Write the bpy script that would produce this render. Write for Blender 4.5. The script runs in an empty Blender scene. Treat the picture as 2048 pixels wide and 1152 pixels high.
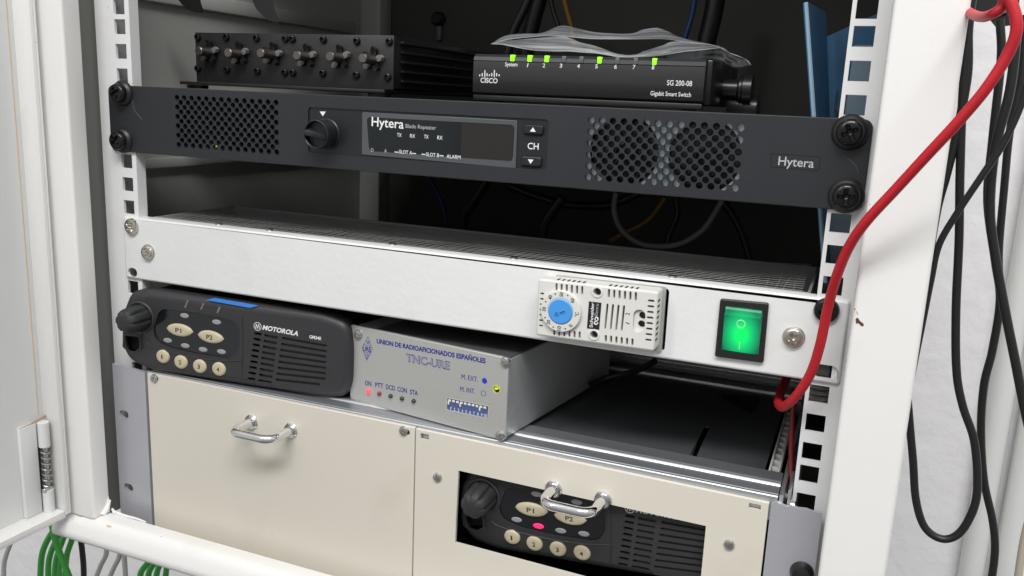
import bpy, bmesh, math, random
from mathutils import Vector, Matrix, noise
random.seed(7)
S = 0.001                                   # everything below is written in millimetres
scene = bpy.context.scene
COL = scene.collection
# ------------------------------------------------------------------ camera
CAM = Vector((480.85, -451.23, 1.295))
A, B, C_ = 1.35663579, -0.0432630771, 0.388068010
FPX = 1722.58
ROT = Matrix.Rotation(C_, 3, 'Z') @ Matrix.Rotation(B, 3, 'Y') @ Matrix.Rotation(A, 3, 'X')
cd = bpy.data.cameras.new('camera'); cam = bpy.data.objects.new('camera', cd); COL.objects.link(cam)
cam.matrix_world = Matrix.Translation(CAM * S) @ ROT.to_4x4()
cd.sensor_width = 36; cd.lens = FPX / 2048 * 36; cd.clip_start = 0.01; cd.clip_end = 50
scene.camera = cam
# ------------------------------------------------------------------ light
scene.view_settings.view_transform = 'Standard'; scene.view_settings.look = 'None'
scene.view_settings.gamma = 1; scene.view_settings.exposure = -0.02
scene.render.engine = 'CYCLES'
scene.cycles.max_bounces = 8; scene.cycles.transparent_max_bounces = 12
w = bpy.data.worlds.new('World'); scene.world = w; w.use_nodes = True
nt = w.node_tree; bg = nt.nodes['Background']
tc = nt.nodes.new('ShaderNodeTexCoord'); sp = nt.nodes.new('ShaderNodeSeparateXYZ'); mr = nt.nodes.new('ShaderNodeMapRange')
cr = nt.nodes.new('ShaderNodeValToRGB')
nt.links.new(tc.outputs['Generated'], sp.inputs[0]); nt.links.new(sp.outputs['Z'], mr.inputs[0])
mr.inputs[1].default_value = -1; mr.inputs[2].default_value = 1
nt.links.new(mr.outputs[0], cr.inputs[0]); nt.links.new(cr.outputs[0], bg.inputs[0])
cr.color_ramp.elements[0].color = (.09, .085, .08, 1); cr.color_ramp.elements[1].color = (.80, .81, .82, 1)
e = cr.color_ramp.elements.new(.5); e.color = (.33, .33, .33, 1)
bg.inputs[1].default_value = 1.12
def area(name, loc, target, sx, sy, power, col=(1, .98, .95)):
    l = bpy.data.lights.new(name, 'AREA'); l.shape = 'RECTANGLE'; l.size = sx; l.size_y = sy; l.energy = power; l.color = col
    o = bpy.data.objects.new(name, l); COL.objects.link(o); o.location = loc
    d = Vector(target) - Vector(loc); o.rotation_euler = d.to_track_quat('-Z', 'Y').to_euler(); return o
area('ceiling_lamp', (0.70, -1.2, 1.5), (0.3, 0, -0.1), 1.5, 0.35, 42, (1, .99, .98))
area('ceiling_lamp', (-0.75, -1.9, 1.6), (0.25, 0, -0.1), 0.3, 1.2, 14, (1, .99, .98))

# ------------------------------------------------------------------ helpers
def ray(px, py):
    return CAM, ROT @ Vector(((px - 1024) / FPX, -(py - 576) / FPX, -1.0))
def hit(px, py, ax, v):
    o, d = ray(px, py); t = (v - o[ax]) / d[ax]; return o + d * t
def F(px, py, y=0.0):
    q = hit(px, py, 1, y); return (q.x, q.z)
INFO = {}
def M4(o): return INFO[o.name]
def FL(t, px, py, yl=0.0):
    """(x, z) in the thing's own millimetres where the sight line meets its local plane y = yl"""
    inv = INFO[t.name].inverted(); o, d = ray(px, py)
    o = inv @ o; d = inv.to_3x3() @ d; k = (yl - o.y) / d.y; q = o + d * k
    return (q.x, q.z)
def props(o, label=None, cat=None, group=None, kind=None):
    if label: o['label'] = label
    if cat: o['category'] = cat
    if group: o['group'] = group
    if kind: o['kind'] = kind
    return o
def thing(name, label, cat, loc=(0, 0, 0), rotz=0, rotx=0, roty=0, group=None, kind=None):
    o = bpy.data.objects.new(name, None); COL.objects.link(o); o.empty_display_size = .01
    o.location = Vector(loc) * S; o.rotation_euler = (rotx, roty, rotz)
    INFO[o.name] = Matrix.Translation(Vector(loc)) @ Matrix.Rotation(rotz, 4, 'Z') @ Matrix.Rotation(roty, 4, 'Y') @ Matrix.Rotation(rotx, 4, 'X')
    return props(o, label, cat, group, kind)
OFF = {}
def finish(name, me, mats, parent=None, smooth=30, world=False):
    """me has vertices in the thing's millimetres; the object gets its origin at the mesh's middle"""
    n = len(me.vertices)
    xs = [0.0] * (3 * n); me.vertices.foreach_get('co', xs)
    c = Vector([(min(xs[k::3]) + max(xs[k::3])) / 2 for k in range(3)]) if n else Vector()
    me.transform(Matrix.Scale(S, 4) @ Matrix.Translation(-c)); me.update()
    for m in (mats if isinstance(mats, (list, tuple)) else [mats]): me.materials.append(m)
    if smooth is not None:
        me.shade_smooth()
        if smooth < 180: me.set_sharp_from_angle(angle=math.radians(smooth))
    o = bpy.data.objects.new(name, me); COL.objects.link(o)
    OFF[o.name] = c.copy()
    if parent is not None:
        o.parent = parent
        o.location = (c - (OFF[parent.name] if parent.name in OFF else Vector())) * S
    else: o.location = c * S
    return o
def obj(name, bm, mats, parent=None, smooth=30):
    bmesh.ops.recalc_face_normals(bm, faces=bm.faces[:])
    me = bpy.data.meshes.new(name); bm.to_mesh(me); bm.free()
    return finish(name, me, mats, parent, smooth)
def NB(): return bmesh.new()
def box(bm, x0, x1, y0, y1, z0, z1, bev=0, seg=2, mi=0):
    r = bmesh.ops.create_cube(bm, size=1); vs = r['verts']
    for v in vs: v.co = Vector(((x0 + x1) / 2 + v.co.x * (x1 - x0), (y0 + y1) / 2 + v.co.y * (y1 - y0), (z0 + z1) / 2 + v.co.z * (z1 - z0)))
    fs = set(f for v in vs for f in v.link_faces)
    if bev:
        r = bmesh.ops.bevel(bm, geom=list(set(e for v in vs for e in v.link_edges)), offset=bev, segments=seg, affect='EDGES', profile=.5)
        fs = set(r['faces']) | set(f for f in fs if f.is_valid)
    for f in fs: f.material_index = mi
    return bm
def bxo(name, x0, x1, y0, y1, z0, z1, m, parent=None, bev=0, seg=2):
    return obj(name, box(NB(), x0, x1, y0, y1, z0, z1, bev, seg), m, parent)
def loft(bm, rings, cap0=True, cap1=True, mi=0):
    R = [[bm.verts.new(p) for p in r] for r in rings]; n = len(R[0])
    for a, b in zip(R, R[1:]):
        for i in range(n):
            f = bm.faces.new((a[i], a[(i + 1) % n], b[(i + 1) % n], b[i])); f.material_index = mi
    if cap0: bm.faces.new(R[0][::-1]).material_index = mi
    if cap1: bm.faces.new(R[-1]).material_index = mi
    return bm
def frame_axes(axis):
    a = Vector(axis).normalized(); h = Vector((0, 0, 1)) if abs(a.z) < .9 else Vector((1, 0, 0))
    u = h.cross(a).normalized(); v = a.cross(u); return a, u, v
def lathe(bm, prof, c, axis=(0, -1, 0), n=28, mi=0, fn=None):
    a, u, v = frame_axes(axis); c = Vector(c); rings = []
    for r, h in prof:
        ring = []
        for i in range(n):
            t = 2 * math.pi * i / n; rr = r * (fn(t, h) if fn else 1)
            ring.append(c + a * h + u * (rr * math.cos(t)) + v * (rr * math.sin(t)))
        rings.append(ring)
    return loft(bm, rings, True, True, mi)
def catmull(P, k=8):
    P = [Vector(p) for p in P]; Q = [P[0] * 2 - P[1]] + P + [P[-1] * 2 - P[-2]]; out = []
    for i in range(1, len(Q) - 2):
        for j in range(k):
            t = j / k; a, b, c, d = Q[i - 1:i + 3]
            out.append(.5 * ((2 * b) + (c - a) * t + (2 * a - 5 * b + 4 * c - d) * t * t + (3 * b - a - 3 * c + d) * t ** 3))
    out.append(P[-1]); return out
def tube(bm, P, r, n=12, k=8, smooth=True, mi=0):
    pts = catmull(P, k) if smooth else [Vector(p) for p in P]
    rings = []; prev = None
    for i, q in enumerate(pts):
        d = (pts[min(i + 1, len(pts) - 1)] - pts[max(i - 1, 0)]).normalized()
        if prev is None:
            h = Vector((0, 0, 1)) if abs(d.z) < .9 else Vector((1, 0, 0)); u = d.cross(h).normalized()
        else: u = (prev - d * prev.dot(d)).normalized()
        v = d.cross(u); prev = u
        rr = r(i / (len(pts) - 1)) if callable(r) else r
        rings.append([q + u * (rr * math.cos(2 * math.pi * j / n)) + v * (rr * math.sin(2 * math.pi * j / n)) for j in range(n)])
    return loft(bm, rings, mi=mi)
def circ(cx, cz, r, n=14, rz=None, a0=0):
    rz = rz or r
    return [(cx + r * math.cos(a0 + 2 * math.pi * i / n), cz + rz * math.sin(a0 + 2 * math.pi * i / n)) for i in range(n)]
def rrect(x0, x1, z0, z1, r, n=5):
    rs = r if isinstance(r, (list, tuple)) else [r] * 4       # bottom-left, bottom-right, top-right, top-left
    out = []
    for (cx, cz, a), q in zip(((x0, z0, 180), (x1, z0, 270), (x1, z1, 0), (x0, z1, 90)), rs):
        sx = 1 if cx == x0 else -1; sz = 1 if cz == z0 else -1
        if q <= 0: out.append((cx, cz)); continue
        for i in range(n + 1):
            t = math.radians(a + 90 * i / n); out.append((cx + sx * q + q * math.cos(t), cz + sz * q + q * math.sin(t)))
    return out
def rpoly(P, r, n=4):
    """polygon with rounded corners"""
    out = []; N = len(P)
    for i in range(N):
        p = Vector(P[i]); a = Vector(P[i - 1]) - p; b = Vector(P[(i + 1) % N]) - p
        q = min(r, a.length * .45, b.length * .45); s = p + a.normalized() * q; t = p + b.normalized() * q
        for k in range(n + 1):
            k /= n; out.append(tuple(s * (1 - k) ** 2 + p * 2 * k * (1 - k) + t * k * k))
    return out
def slot(cx, cz, w, h, n=6, ang=0):
    """a slot w long and h high"""
    r = h / 2; out = []
    for s, a0 in ((1, -90), (-1, 90)):
        for i in range(n + 1):
            t = math.radians(a0 + 180 * i / n); out.append((s * (w / 2 - r) + r * math.cos(t), r * math.sin(t)))
    c, s = math.cos(ang), math.sin(ang)
    return [(cx + x * c - z * s, cz + x * s + z * c) for x, z in out]
def inset(P, d):
    out = []; N = len(P); area_ = sum(P[i - 1][0] * P[i][1] - P[i][0] * P[i - 1][1] for i in range(N)); sg = 1 if area_ > 0 else -1
    for i in range(N):
        a = Vector(P[i]) - Vector(P[i - 1]); b = Vector(P[(i + 1) % N]) - Vector(P[i])
        na = Vector((-a.y, a.x)); nb = Vector((-b.y, b.x))
        na = na.normalized() if na.length > 1e-6 else nb.normalized(); nb = nb.normalized() if nb.length > 1e-6 else na
        m = (na + nb); m = m.normalized() if m.length > 1e-6 else na
        k = max(.4, m.dot(na)); out.append(tuple(Vector(P[i]) + m * (sg * d / k)))
    return out
CF, SF = math.cos(.3713), math.sin(.3713)
def fill(loops, t):
    """mesh (in mm, lying in x-z, y from 0 to t) of a plate with holes"""
    cu = bpy.data.curves.new('c', 'CURVE'); cu.dimensions = '2D'; cu.fill_mode = 'BOTH' if t else 'FRONT'; cu.extrude = t / 2
    for L in loops:
        s = cu.splines.new('POLY'); s.points.add(len(L) - 1); s.use_cyclic_u = True
        for p_, q in zip(s.points, L): p_.co = (q[0] * CF - q[1] * SF, q[0] * SF + q[1] * CF, 0, 1)
    o = bpy.data.objects.new('c', cu); COL.objects.link(o)
    dg = bpy.context.evaluated_depsgraph_get(); me = bpy.data.meshes.new_from_object(o.evaluated_get(dg))
    bpy.data.objects.remove(o); bpy.data.curves.remove(cu)
    me.transform(Matrix.Rotation(-.3713, 4, 'Z'))
    me.transform(Matrix(((1, 0, 0, 0), (0, 0, -1, t / 2), (0, 1, 0, 0), (0, 0, 0, 1))))
    return me
def plate(name, outline, holes, yf, yb, m, parent=None, cham=0, smooth=30, seg=3, skin=None):
    """front at y = yf, back at yb; with cham the outer edge is rounded and the face is a skin of that thickness"""
    bm = NB()
    if cham:
        t = skin or min(cham, yb - yf)
        me = fill([inset(outline, cham)] + holes, t); me.transform(Matrix.Translation((0, yf, 0)))
        bm.from_mesh(me); bpy.data.meshes.remove(me)
        rings = []
        for i in range(seg + 1):
            a = math.pi / 2 * i / seg
            P = inset(outline, cham * (1 - math.sin(a))); rings.append([(x, yf + cham * (1 - math.cos(a)), z) for x, z in P])
        rings.append([(x, yb, z) for x, z in outline])
        loft(bm, rings, False, not holes)
    else:
        me = fill([outline] + holes, yb - yf); me.transform(Matrix.Translation((0, yf, 0)))
        bm.from_mesh(me); bpy.data.meshes.remove(me)
    if not cham: bmesh.ops.remove_doubles(bm, verts=bm.verts[:], dist=.001)
    return obj(name, bm, m, parent, smooth)
def text(parent, s, p0, p1, h, y, m, bold=0.0, name='lettering', shear=0.0, th=0.08):
    """p0, p1: the ends of the base line (x, z); h the capital height; the print is th mm thick"""
    cu = bpy.data.curves.new('t', 'FONT'); cu.body = s; cu.offset = bold; cu.extrude = 0.02; cu.resolution_u = 3; cu.shear = shear
    o = bpy.data.objects.new('t', cu); COL.objects.link(o)
    dg = bpy.context.evaluated_depsgraph_get(); me = bpy.data.meshes.new_from_object(o.evaluated_get(dg))
    bpy.data.objects.remove(o); bpy.data.curves.remove(cu)
    xs = [v.co.x for v in me.vertices]
    if not xs: return None
    x0, x1 = min(xs), max(xs); p0 = Vector(p0); p1 = Vector(p1); d = p1 - p0; W = d.length; d.normalize(); nrm = Vector((-d.y, d.x))
    sx = W / (x1 - x0); sy = h / .69
    for v in me.vertices:
        q = p0 + d * ((v.co.x - x0) * sx) + nrm * (v.co.y * sy)
        v.co = Vector((q.x, y - th * (v.co.z / .04 + .5), q.y))
    me.flip_normals() if False else None
    return finish(name, me, m, parent, None)
def screw(parent, c, R, H, m, kind='cross', ang=0.3, axis=(0, -1, 0), name='screw', dom=.45, N=22, base=0.0):
    """a screw head standing on c: a dome with a real recess"""
    a, u, v = frame_axes(axis); c = Vector(c); bm = NB(); g = []
    ca, sa = math.cos(ang), math.sin(ang)
    for i in range(N + 1):
        row = []
        for j in range(N + 1):
            x = -1 + 2 * i / N; y = -1 + 2 * j / N
            if x == 0 and y == 0: r = t = 0
            elif abs(x) > abs(y): r = abs(x); t = (math.pi / 4) * (y / x) + (0 if x > 0 else math.pi)
            else: r = abs(y); t = math.pi / 2 - (math.pi / 4) * (x / y) + (0 if y > 0 else math.pi)
            X, Y = r * math.cos(t), r * math.sin(t)
            h = H * (1 - dom + dom * math.sqrt(max(0, 1 - r ** 2.6))) if r < 1 else H * (1 - dom) * .8
            p_, q = X * ca + Y * sa, -X * sa + Y * ca
            if kind == 'cross' and r < .62 and (abs(p_) < .14 or abs(q) < .14): h -= H * .55 * (1 - .6 * r)
            if kind == 'cross' and r < .25: h -= H * .12
            if kind == 'slot' and abs(q) < .15: h -= H * .5
            if kind == 'hex' and r < .45: h -= H * .6
            row.append(bm.verts.new(c + a * (h + base) + u * (X * R) + v * (Y * R)))
        g.append(row)
    for i in range(N):
        for j in range(N): bm.faces.new((g[i][j], g[i + 1][j], g[i + 1][j + 1], g[i][j + 1]))
    edge = [g[i][0] for i in range(N)] + [g[N][j] for j in range(N)] + [g[i][N] for i in range(N, 0, -1)] + [g[0][j] for j in range(N, 0, -1)]
    low = [bm.verts.new(w_.co - a * ((w_.co - c).dot(a))) for w_ in edge]
    for i in range(len(edge)): bm.faces.new((edge[i], edge[i - 1], low[i - 1], low[i]))
    return obj(name, bm, m, parent, 38)
# ------------------------------------------------------------------ materials
MATS = {}
def mat(name, col, rough=.5, metal=0., bump=0., bscale=400., bdist=.0002, var=0., vscale=30., emis=None, estr=0., alpha=1., coat=0., spec=.5, detail=3, stretch=None, trans=0., dust=None):
    if name in MATS: return MATS[name]
    m = bpy.data.materials.new(name); m.use_nodes = True; n = m.node_tree; b = n.nodes['Principled BSDF']
    b.inputs['Base Color'].default_value = (*col, 1); b.inputs['Roughness'].default_value = rough; b.inputs['Metallic'].default_value = metal
    b.inputs['Specular IOR Level'].default_value = spec; b.inputs['Coat Weight'].default_value = coat; b.inputs['Coat Roughness'].default_value = .08
    b.inputs['Transmission Weight'].default_value = trans; b.inputs['Alpha'].default_value = alpha
    t = n.nodes.new('ShaderNodeTexCoord'); mp = n.nodes.new('ShaderNodeMapping'); n.links.new(t.outputs['Object'], mp.inputs[0])
    if stretch: mp.inputs['Scale'].default_value = stretch
    if var or dust:
        nz = n.nodes.new('ShaderNodeTexNoise'); nz.inputs['Scale'].default_value = vscale; nz.inputs['Detail'].default_value = 6; nz.inputs['Roughness'].default_value = .65
        n.links.new(mp.outputs[0], nz.inputs[0])
        mx = n.nodes.new('ShaderNodeMix'); mx.data_type = 'RGBA'; n.links.new(nz.outputs[0], mx.inputs[0])
        mx.inputs[6].default_value = (*[c * (1 - var) for c in col], 1); mx.inputs[7].default_value = (*[min(1, c * (1 + var)) for c in (dust or col)], 1)
        n.links.new(mx.outputs[2], b.inputs['Base Color'])
        mr_ = n.nodes.new('ShaderNodeMapRange'); mr_.inputs[3].default_value = max(.02, rough - .08); mr_.inputs[4].default_value = min(1, rough + .1)
        n.links.new(nz.outputs[0], mr_.inputs[0]); n.links.new(mr_.outputs[0], b.inputs['Roughness'])
    if bump:
        n2 = n.nodes.new('ShaderNodeTexNoise'); n2.inputs['Scale'].default_value = bscale; n2.inputs['Detail'].default_value = detail
        n.links.new(mp.outputs[0], n2.inputs[0])
        bp = n.nodes.new('ShaderNodeBump'); bp.inputs['Strength'].default_value = bump; bp.inputs['Distance'].default_value = bdist
        n.links.new(n2.outputs[0], bp.inputs['Height']); n.links.new(bp.outputs[0], b.inputs['Normal'])
    if emis: b.inputs['Emission Color'].default_value = (*emis, 1); b.inputs['Emission Strength'].default_value = estr
    MATS[name] = m; return m
def grime(m, scale, lo, hi, col, amt):
    n = m.node_tree; b = n.nodes['Principled BSDF']; src = b.inputs['Base Color'].links[0].from_socket
    t = n.nodes.new('ShaderNodeTexCoord'); z = n.nodes.new('ShaderNodeTexNoise'); z.inputs['Scale'].default_value = scale; z.inputs['Detail'].default_value = 4
    r = n.nodes.new('ShaderNodeMapRange'); r.inputs[1].default_value = lo; r.inputs[2].default_value = hi; r.inputs[4].default_value = amt; x = n.nodes.new('ShaderNodeMix'); x.data_type = 'RGBA'
    n.links.new(t.outputs['Object'], z.inputs[0]); n.links.new(z.outputs[0], r.inputs[0]); n.links.new(r.outputs[0], x.inputs[0]); n.links.new(src, x.inputs[6]); x.inputs[7].default_value = (*col, 1); n.links.new(x.outputs[2], b.inputs['Base Color'])
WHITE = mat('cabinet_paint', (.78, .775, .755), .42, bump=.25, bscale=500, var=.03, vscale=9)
RAILW = mat('rail_paint', (.76, .76, .76), .38, bump=.25, bscale=600, var=.05, vscale=25)
DOORP = mat('door_paint', (.66, .67, .665), .42, bump=.2, bscale=400, var=.03, vscale=8)
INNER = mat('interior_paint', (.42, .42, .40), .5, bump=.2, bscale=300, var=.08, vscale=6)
BACKP = mat('shaded_back_paint', (.06, .057, .053), .6, var=.15, vscale=8)  # paint darkened to carry the shade of the unlit back
TRAYW = mat('tray_paint', (.74, .75, .74), .36, bump=.5, bscale=230, bdist=.00035, var=.04, vscale=30, detail=6)
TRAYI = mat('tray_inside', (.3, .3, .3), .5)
GRAPH = mat('graphite_paint', (.016, .0185, .0225), .46, bump=.3, bscale=1500, var=.1, vscale=20)
GRAPH2 = mat('graphite_plastic', (.010, .012, .015), .40, bump=.2, bscale=1800)
BLACK = mat('black_plastic', (.012, .012, .013), .42, bump=.2, bscale=900)
BLACKS = mat('black_satin', (.010, .010, .011), .28, var=.2, vscale=60)
VOID = mat('dark_inside', (.006, .006, .006), .8)
SCRB = mat('black_zinc', (.022, .022, .024), .22, .6, var=.3, vscale=300)
SCRN = mat('nickel', (.62, .59, .52), .28, 1., var=.12, vscale=400)
STEEL = mat('steel', (.55, .55, .54), .32, 1., var=.1, vscale=300)
CHROME = mat('chrome', (.82, .82, .83), .07, 1.)
ALU = mat('brushed_aluminium', (.52, .535, .56), .38, .85, bump=.15, bscale=600, var=.06, vscale=30, stretch=(.05, 1, 1))
ALUD = mat('anodised_ear', (.47, .475, .51), .38, .4, bump=.2, bscale=900, var=.05, vscale=12)
TNCF = mat('modem_face', (.47, .47, .455), .34, .35, bump=.12, bscale=1600, var=.03, vscale=20)
TNCB = mat('modem_body', (.52, .53, .54), .42, .5, bump=.2, bscale=900, var=.06, vscale=20, stretch=(1, .08, 1))
BEIGE = mat('beige_paint', (.66, .62, .54), .33, bump=.18, bscale=700, var=.025, vscale=5)
PRINTW = mat('white_print', (.8, .8, .8), .5)
PRINTG = mat('grey_print', (.42, .43, .44), .5)
PRINTB = mat('blue_print', (.008, .016, .22), .5)
PRINTK = mat('black_print', (.02, .02, .02), .5)
PRINTD = mat('grey_dark_print', (.10, .10, .10), .5)
RADIO = mat('radio_plastic', (.030, .030, .033), .46, bump=.5, bscale=1400, var=.12, vscale=25)
RADION = mat('radio_knob_rubber', (.022, .023, .024), .62, bump=.4, bscale=1200, var=.15, vscale=60)
LENS = mat('glossy_black', (.006, .007, .009), .14, coat=.5)
GLASSY = mat('display_window', (.012, .015, .017), .10, spec=.32)
LCD = mat('lcd_dark', (.024, .023, .021), .16, spec=.35)
BUTT = mat('khaki_button', (.52, .46, .32), .42, var=.06, vscale=200)
LEDOFF = mat('led_off', (.30, .30, .31), .4)
LEDRED = mat('led_lit_red', (.9, .02, .12), .4, emis=(1, .02, .12), estr=1.1)
LEDR = mat('led_red_on', (.9, .05, .08), .3, emis=(1, .06, .09), estr=1.3)
LEDRD = mat('led_red_dim', (.25, .01, .012), .25)
LEDG = mat('led_green_off', (.015, .045, .03), .25)
LEDY = mat('led_green_lit', (.3, .9, .02), .4, emis=(.22, 1, .01), estr=.95)
LEDN = mat('led_window_off', (.12, .13, .11), .35)
PLASTW = mat('light_grey_plastic', (.66, .655, .62), .42, bump=.15, bscale=900, var=.03, vscale=60)
BLUEP = mat('blue_dial_plastic', (.06, .30, .72), .42)
WALL = mat('plaster_wall', (.88, .87, .88), .85, bump=.6, bscale=38, bdist=.004, detail=9, var=.03, vscale=5)
PVC = mat('pvc_conduit', (.76, .765, .75), .35)
REDC = mat('red_rubber', (.50, .012, .022), .48, bump=.3, bscale=500, var=.12, vscale=40)
CABK = mat('black_rubber', (.012, .012, .012), .40, bump=.3, bscale=500)
GREENC = mat('green_cable', (.045, .34, .05), .4, var=.1, vscale=30)
GREYC = mat('grey_cable', (.45, .45, .43), .45)
YELC = mat('yellow_cable', (.20, .11, .01), .4)
BLUC = mat('blue_cable', (.01, .04, .16), .4)
BOOK = mat('blue_card', (.025, .12, .26), .38, var=.25, vscale=25)
BOOK2 = mat('dark_blue_card', (.022, .08, .16), .4, var=.3, vscale=25)
for m_ in (WHITE, TRAYW, RAILW, BEIGE): grime(m_, 260, .74, .80, (.25, .2, .15), .7); grime(m_, 18, .58, .75, (.5, .46, .38), .22)
BAG = mat('plastic_film', (.62, .64, .66), .35, alpha=.50, bump=.5, bscale=90, bdist=.002, stretch=(.25, 1, 1))
WIRE = mat('galvanised_wire', (.38, .375, .36), .42, .5, var=.3, vscale=200)
RUST = mat('rust', (.42, .20, .07), .8, var=.4, vscale=300)
RUSTL = mat('light_rust_stain', (.58, .42, .27), .7, var=.25, vscale=400)
RUSTD = mat('dark_rust', (.11, .04, .03), .8, var=.4, vscale=300)
NYLON = mat('white_nylon', (.62, .62, .60), .45)
TAPE = mat('blue_tape', (.015, .15, .50), .45)
FANP = mat('fan_plate', (.78, .90, .95), .35, .2)
RED_IN = mat('red_reflection', (.16, .006, .01), .5)

n = BAG.node_tree; b = n.nodes['Principled BSDF']; t = n.nodes.new('ShaderNodeTexCoord'); mp = n.nodes.new('ShaderNodeMapping'); mp.inputs['Scale'].default_value = (14, 60, 190); mp.inputs['Rotation'].default_value = (0, .12, 0)
nz = n.nodes.new('ShaderNodeTexNoise'); nz.inputs['Scale'].default_value = 1.0; nz.inputs['Detail'].default_value = 5; nz.inputs['Distortion'].default_value = .6
mr_ = n.nodes.new('ShaderNodeMapRange'); mr_.inputs[1].default_value = .42; mr_.inputs[2].default_value = .66; mr_.inputs[3].default_value = .26; mr_.inputs[4].default_value = .66
n.links.new(t.outputs['Object'], mp.inputs[0]); n.links.new(mp.outputs[0], nz.inputs[0]); n.links.new(nz.outputs[0], mr_.inputs[0]); n.links.new(mr_.outputs[0], b.inputs['Alpha'])
# ================================================================== the wall behind
YW = 400.0
wl = NB()
box(wl, -1500, 2200, YW, YW + 60, -1500, 1200)
props(obj('wall', wl, WALL), kind='structure')

# ================================================================== the cabinet
cab = thing('rack_cabinet', 'white painted wall rack cabinet with its door swung open, holding the devices', 'cabinet', (241, 180, -334))
def wobj(name, bm, m, parent, smooth=30):          # world millimetres under the cabinet
    for v in bm.verts: v.co -= Vector((241, 180, -334))
    return obj(name, bm, m, parent, smooth)
def W_(par):                                       # makers that take world mm for an unrotated thing
    loc = INFO[par.name].to_translation()
    def mk(name, bm, m, smooth=30, parent=None):
        for v in bm.verts: v.co -= loc
        return obj(name, bm, m, parent or par, smooth)
    return mk
cb = W_(cab)
XL0, XL1, XR0, XR1 = -32., -2., 484., 514.
YF, YB = -31.6, -17.5
ZS = -306.5                                         # top of the lower front beam
def channel(x0, x1, inner, z0, z1, turn=6):
    bm = NB()
    P = [(x0, 0), (x0, 0), (x1, 0)]
    ol = rrect(x0, x1, YF, YB, [2.2, 2.2, .6, .6], 4)
    loft(bm, [[(x, y, z0) for x, y in ol], [(x, y, z1) for x, y in ol]])
    return bm
lp = cb('corner_post', channel(XL0, XL1, 1, ZS + .4, 290), WHITE)
rp = cb('corner_post', channel(XR0, XR1, 0, -327, 290), WHITE)
# lower beam: flat top, bevelled front
bm = NB()
prof = [(-17.5, ZS), (-30, ZS), (-34, ZS - 4), (-38, ZS - 13), (-37, ZS - 18), (-30, ZS - 20), (-17.5, ZS - 20)]
prof = rpoly(prof, 2.4, 3)
loft(bm, [[(-38, y, z) for y, z in prof], [(-36, y - .0, z) for y, z in prof], [(486.0, y, z) for y, z in prof]])
sill = cb('lower_beam', bm, WHITE)
bm = NB()
for (a, b, w_) in (((-2, -17, ZS + 9), (-2, -24, ZS + .5), 2.2), ((1, -18, ZS + 3), (6, -20, ZS + .4), 1.6), ((-3, -18, ZS + 12), (-2, -20, ZS + 1), 1.8)):
    tube(bm, [a, ((a[0] + b[0]) / 2 + .8, (a[1] + b[1]) / 2, (a[2] + b[2]) / 2 - .5), b], lambda t, w_=w_: w_ * (.5 + .6 * t), 8, 4)
tube(bm, [(4, -18.3, ZS + 1.2), (13, -18.4, ZS + .6), (24, -18.2, ZS + .8), (33, -18.2, ZS + .2)], lambda t: 1.3 * (1 - .6 * t), 8, 4)
cb('weld_bead', bm, WHITE)
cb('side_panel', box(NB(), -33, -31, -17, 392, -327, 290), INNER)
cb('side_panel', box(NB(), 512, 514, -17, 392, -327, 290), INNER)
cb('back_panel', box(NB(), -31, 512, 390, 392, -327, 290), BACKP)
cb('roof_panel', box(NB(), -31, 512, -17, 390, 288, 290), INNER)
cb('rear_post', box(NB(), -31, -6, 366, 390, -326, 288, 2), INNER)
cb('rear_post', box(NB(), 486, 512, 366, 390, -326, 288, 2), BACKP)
for z0, z1 in ((62, 74), (-14, -2), (-62, -54), (-206, -196), (-252, -236), (-292, -282)):
    cb('side_rib', box(NB(), -31, -25, 40, 350, z0, z1, 1.5), INNER)
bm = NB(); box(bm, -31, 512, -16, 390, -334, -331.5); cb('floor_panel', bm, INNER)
# mounting rails
U = 44.45
hz = []
for k in range(-8, 4):
    for d in (6.35, 22.225, 38.1): hz.append(-(d - U * k) if False else U * k + 44.45 - d)
def rail(x0, x1, hx, hidden):
    holes = [rrect(hx - 4.75, hx + 4.75, z - 4.75, z + 4.75, .7, 2) for z in hz]
    loc = Vector((241, 180, -334))
    ol = [(x0, -331), (x1, -331), (x1, 178), (x0, 178)]
    bm = NB(); zs = sorted([-331, 178] + [z + d for z in hz for d in (-4.75, 4.75)]); xs = [x0, hx - 4.75, hx + 4.75, x1]
    gv = [[bm.verts.new((x, 2, z)) for z in zs] for x in xs]
    for i in range(3):
        for j in range(len(zs) - 1):
            if i == 1 and j % 2 == 1: continue
            bm.faces.new((gv[i][j], gv[i + 1][j], gv[i + 1][j + 1], gv[i][j + 1]))
    r = bmesh.ops.extrude_face_region(bm, geom=bm.faces[:])
    for v in r['geom']:
        if isinstance(v, bmesh.types.BMVert): v.co.y += 2
    if hidden == 'L': box(bm, x0, x0 + 2, 4.2, 30, -331, 178); box(bm, x1 - 1.8, x1, 4.05, 10, -331, 178)
    else: box(bm, x1 - 2, x1, 4.2, 30, -331, 178); box(bm, x0, x0 + 1.8, 4.05, 10, -331, 178)
    return cb('mounting_rail', bm, RAILW)
rail(-10, 20.2, 11.6, 'L'); rail(466.6, 494, 473.3, 'R')
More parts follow.
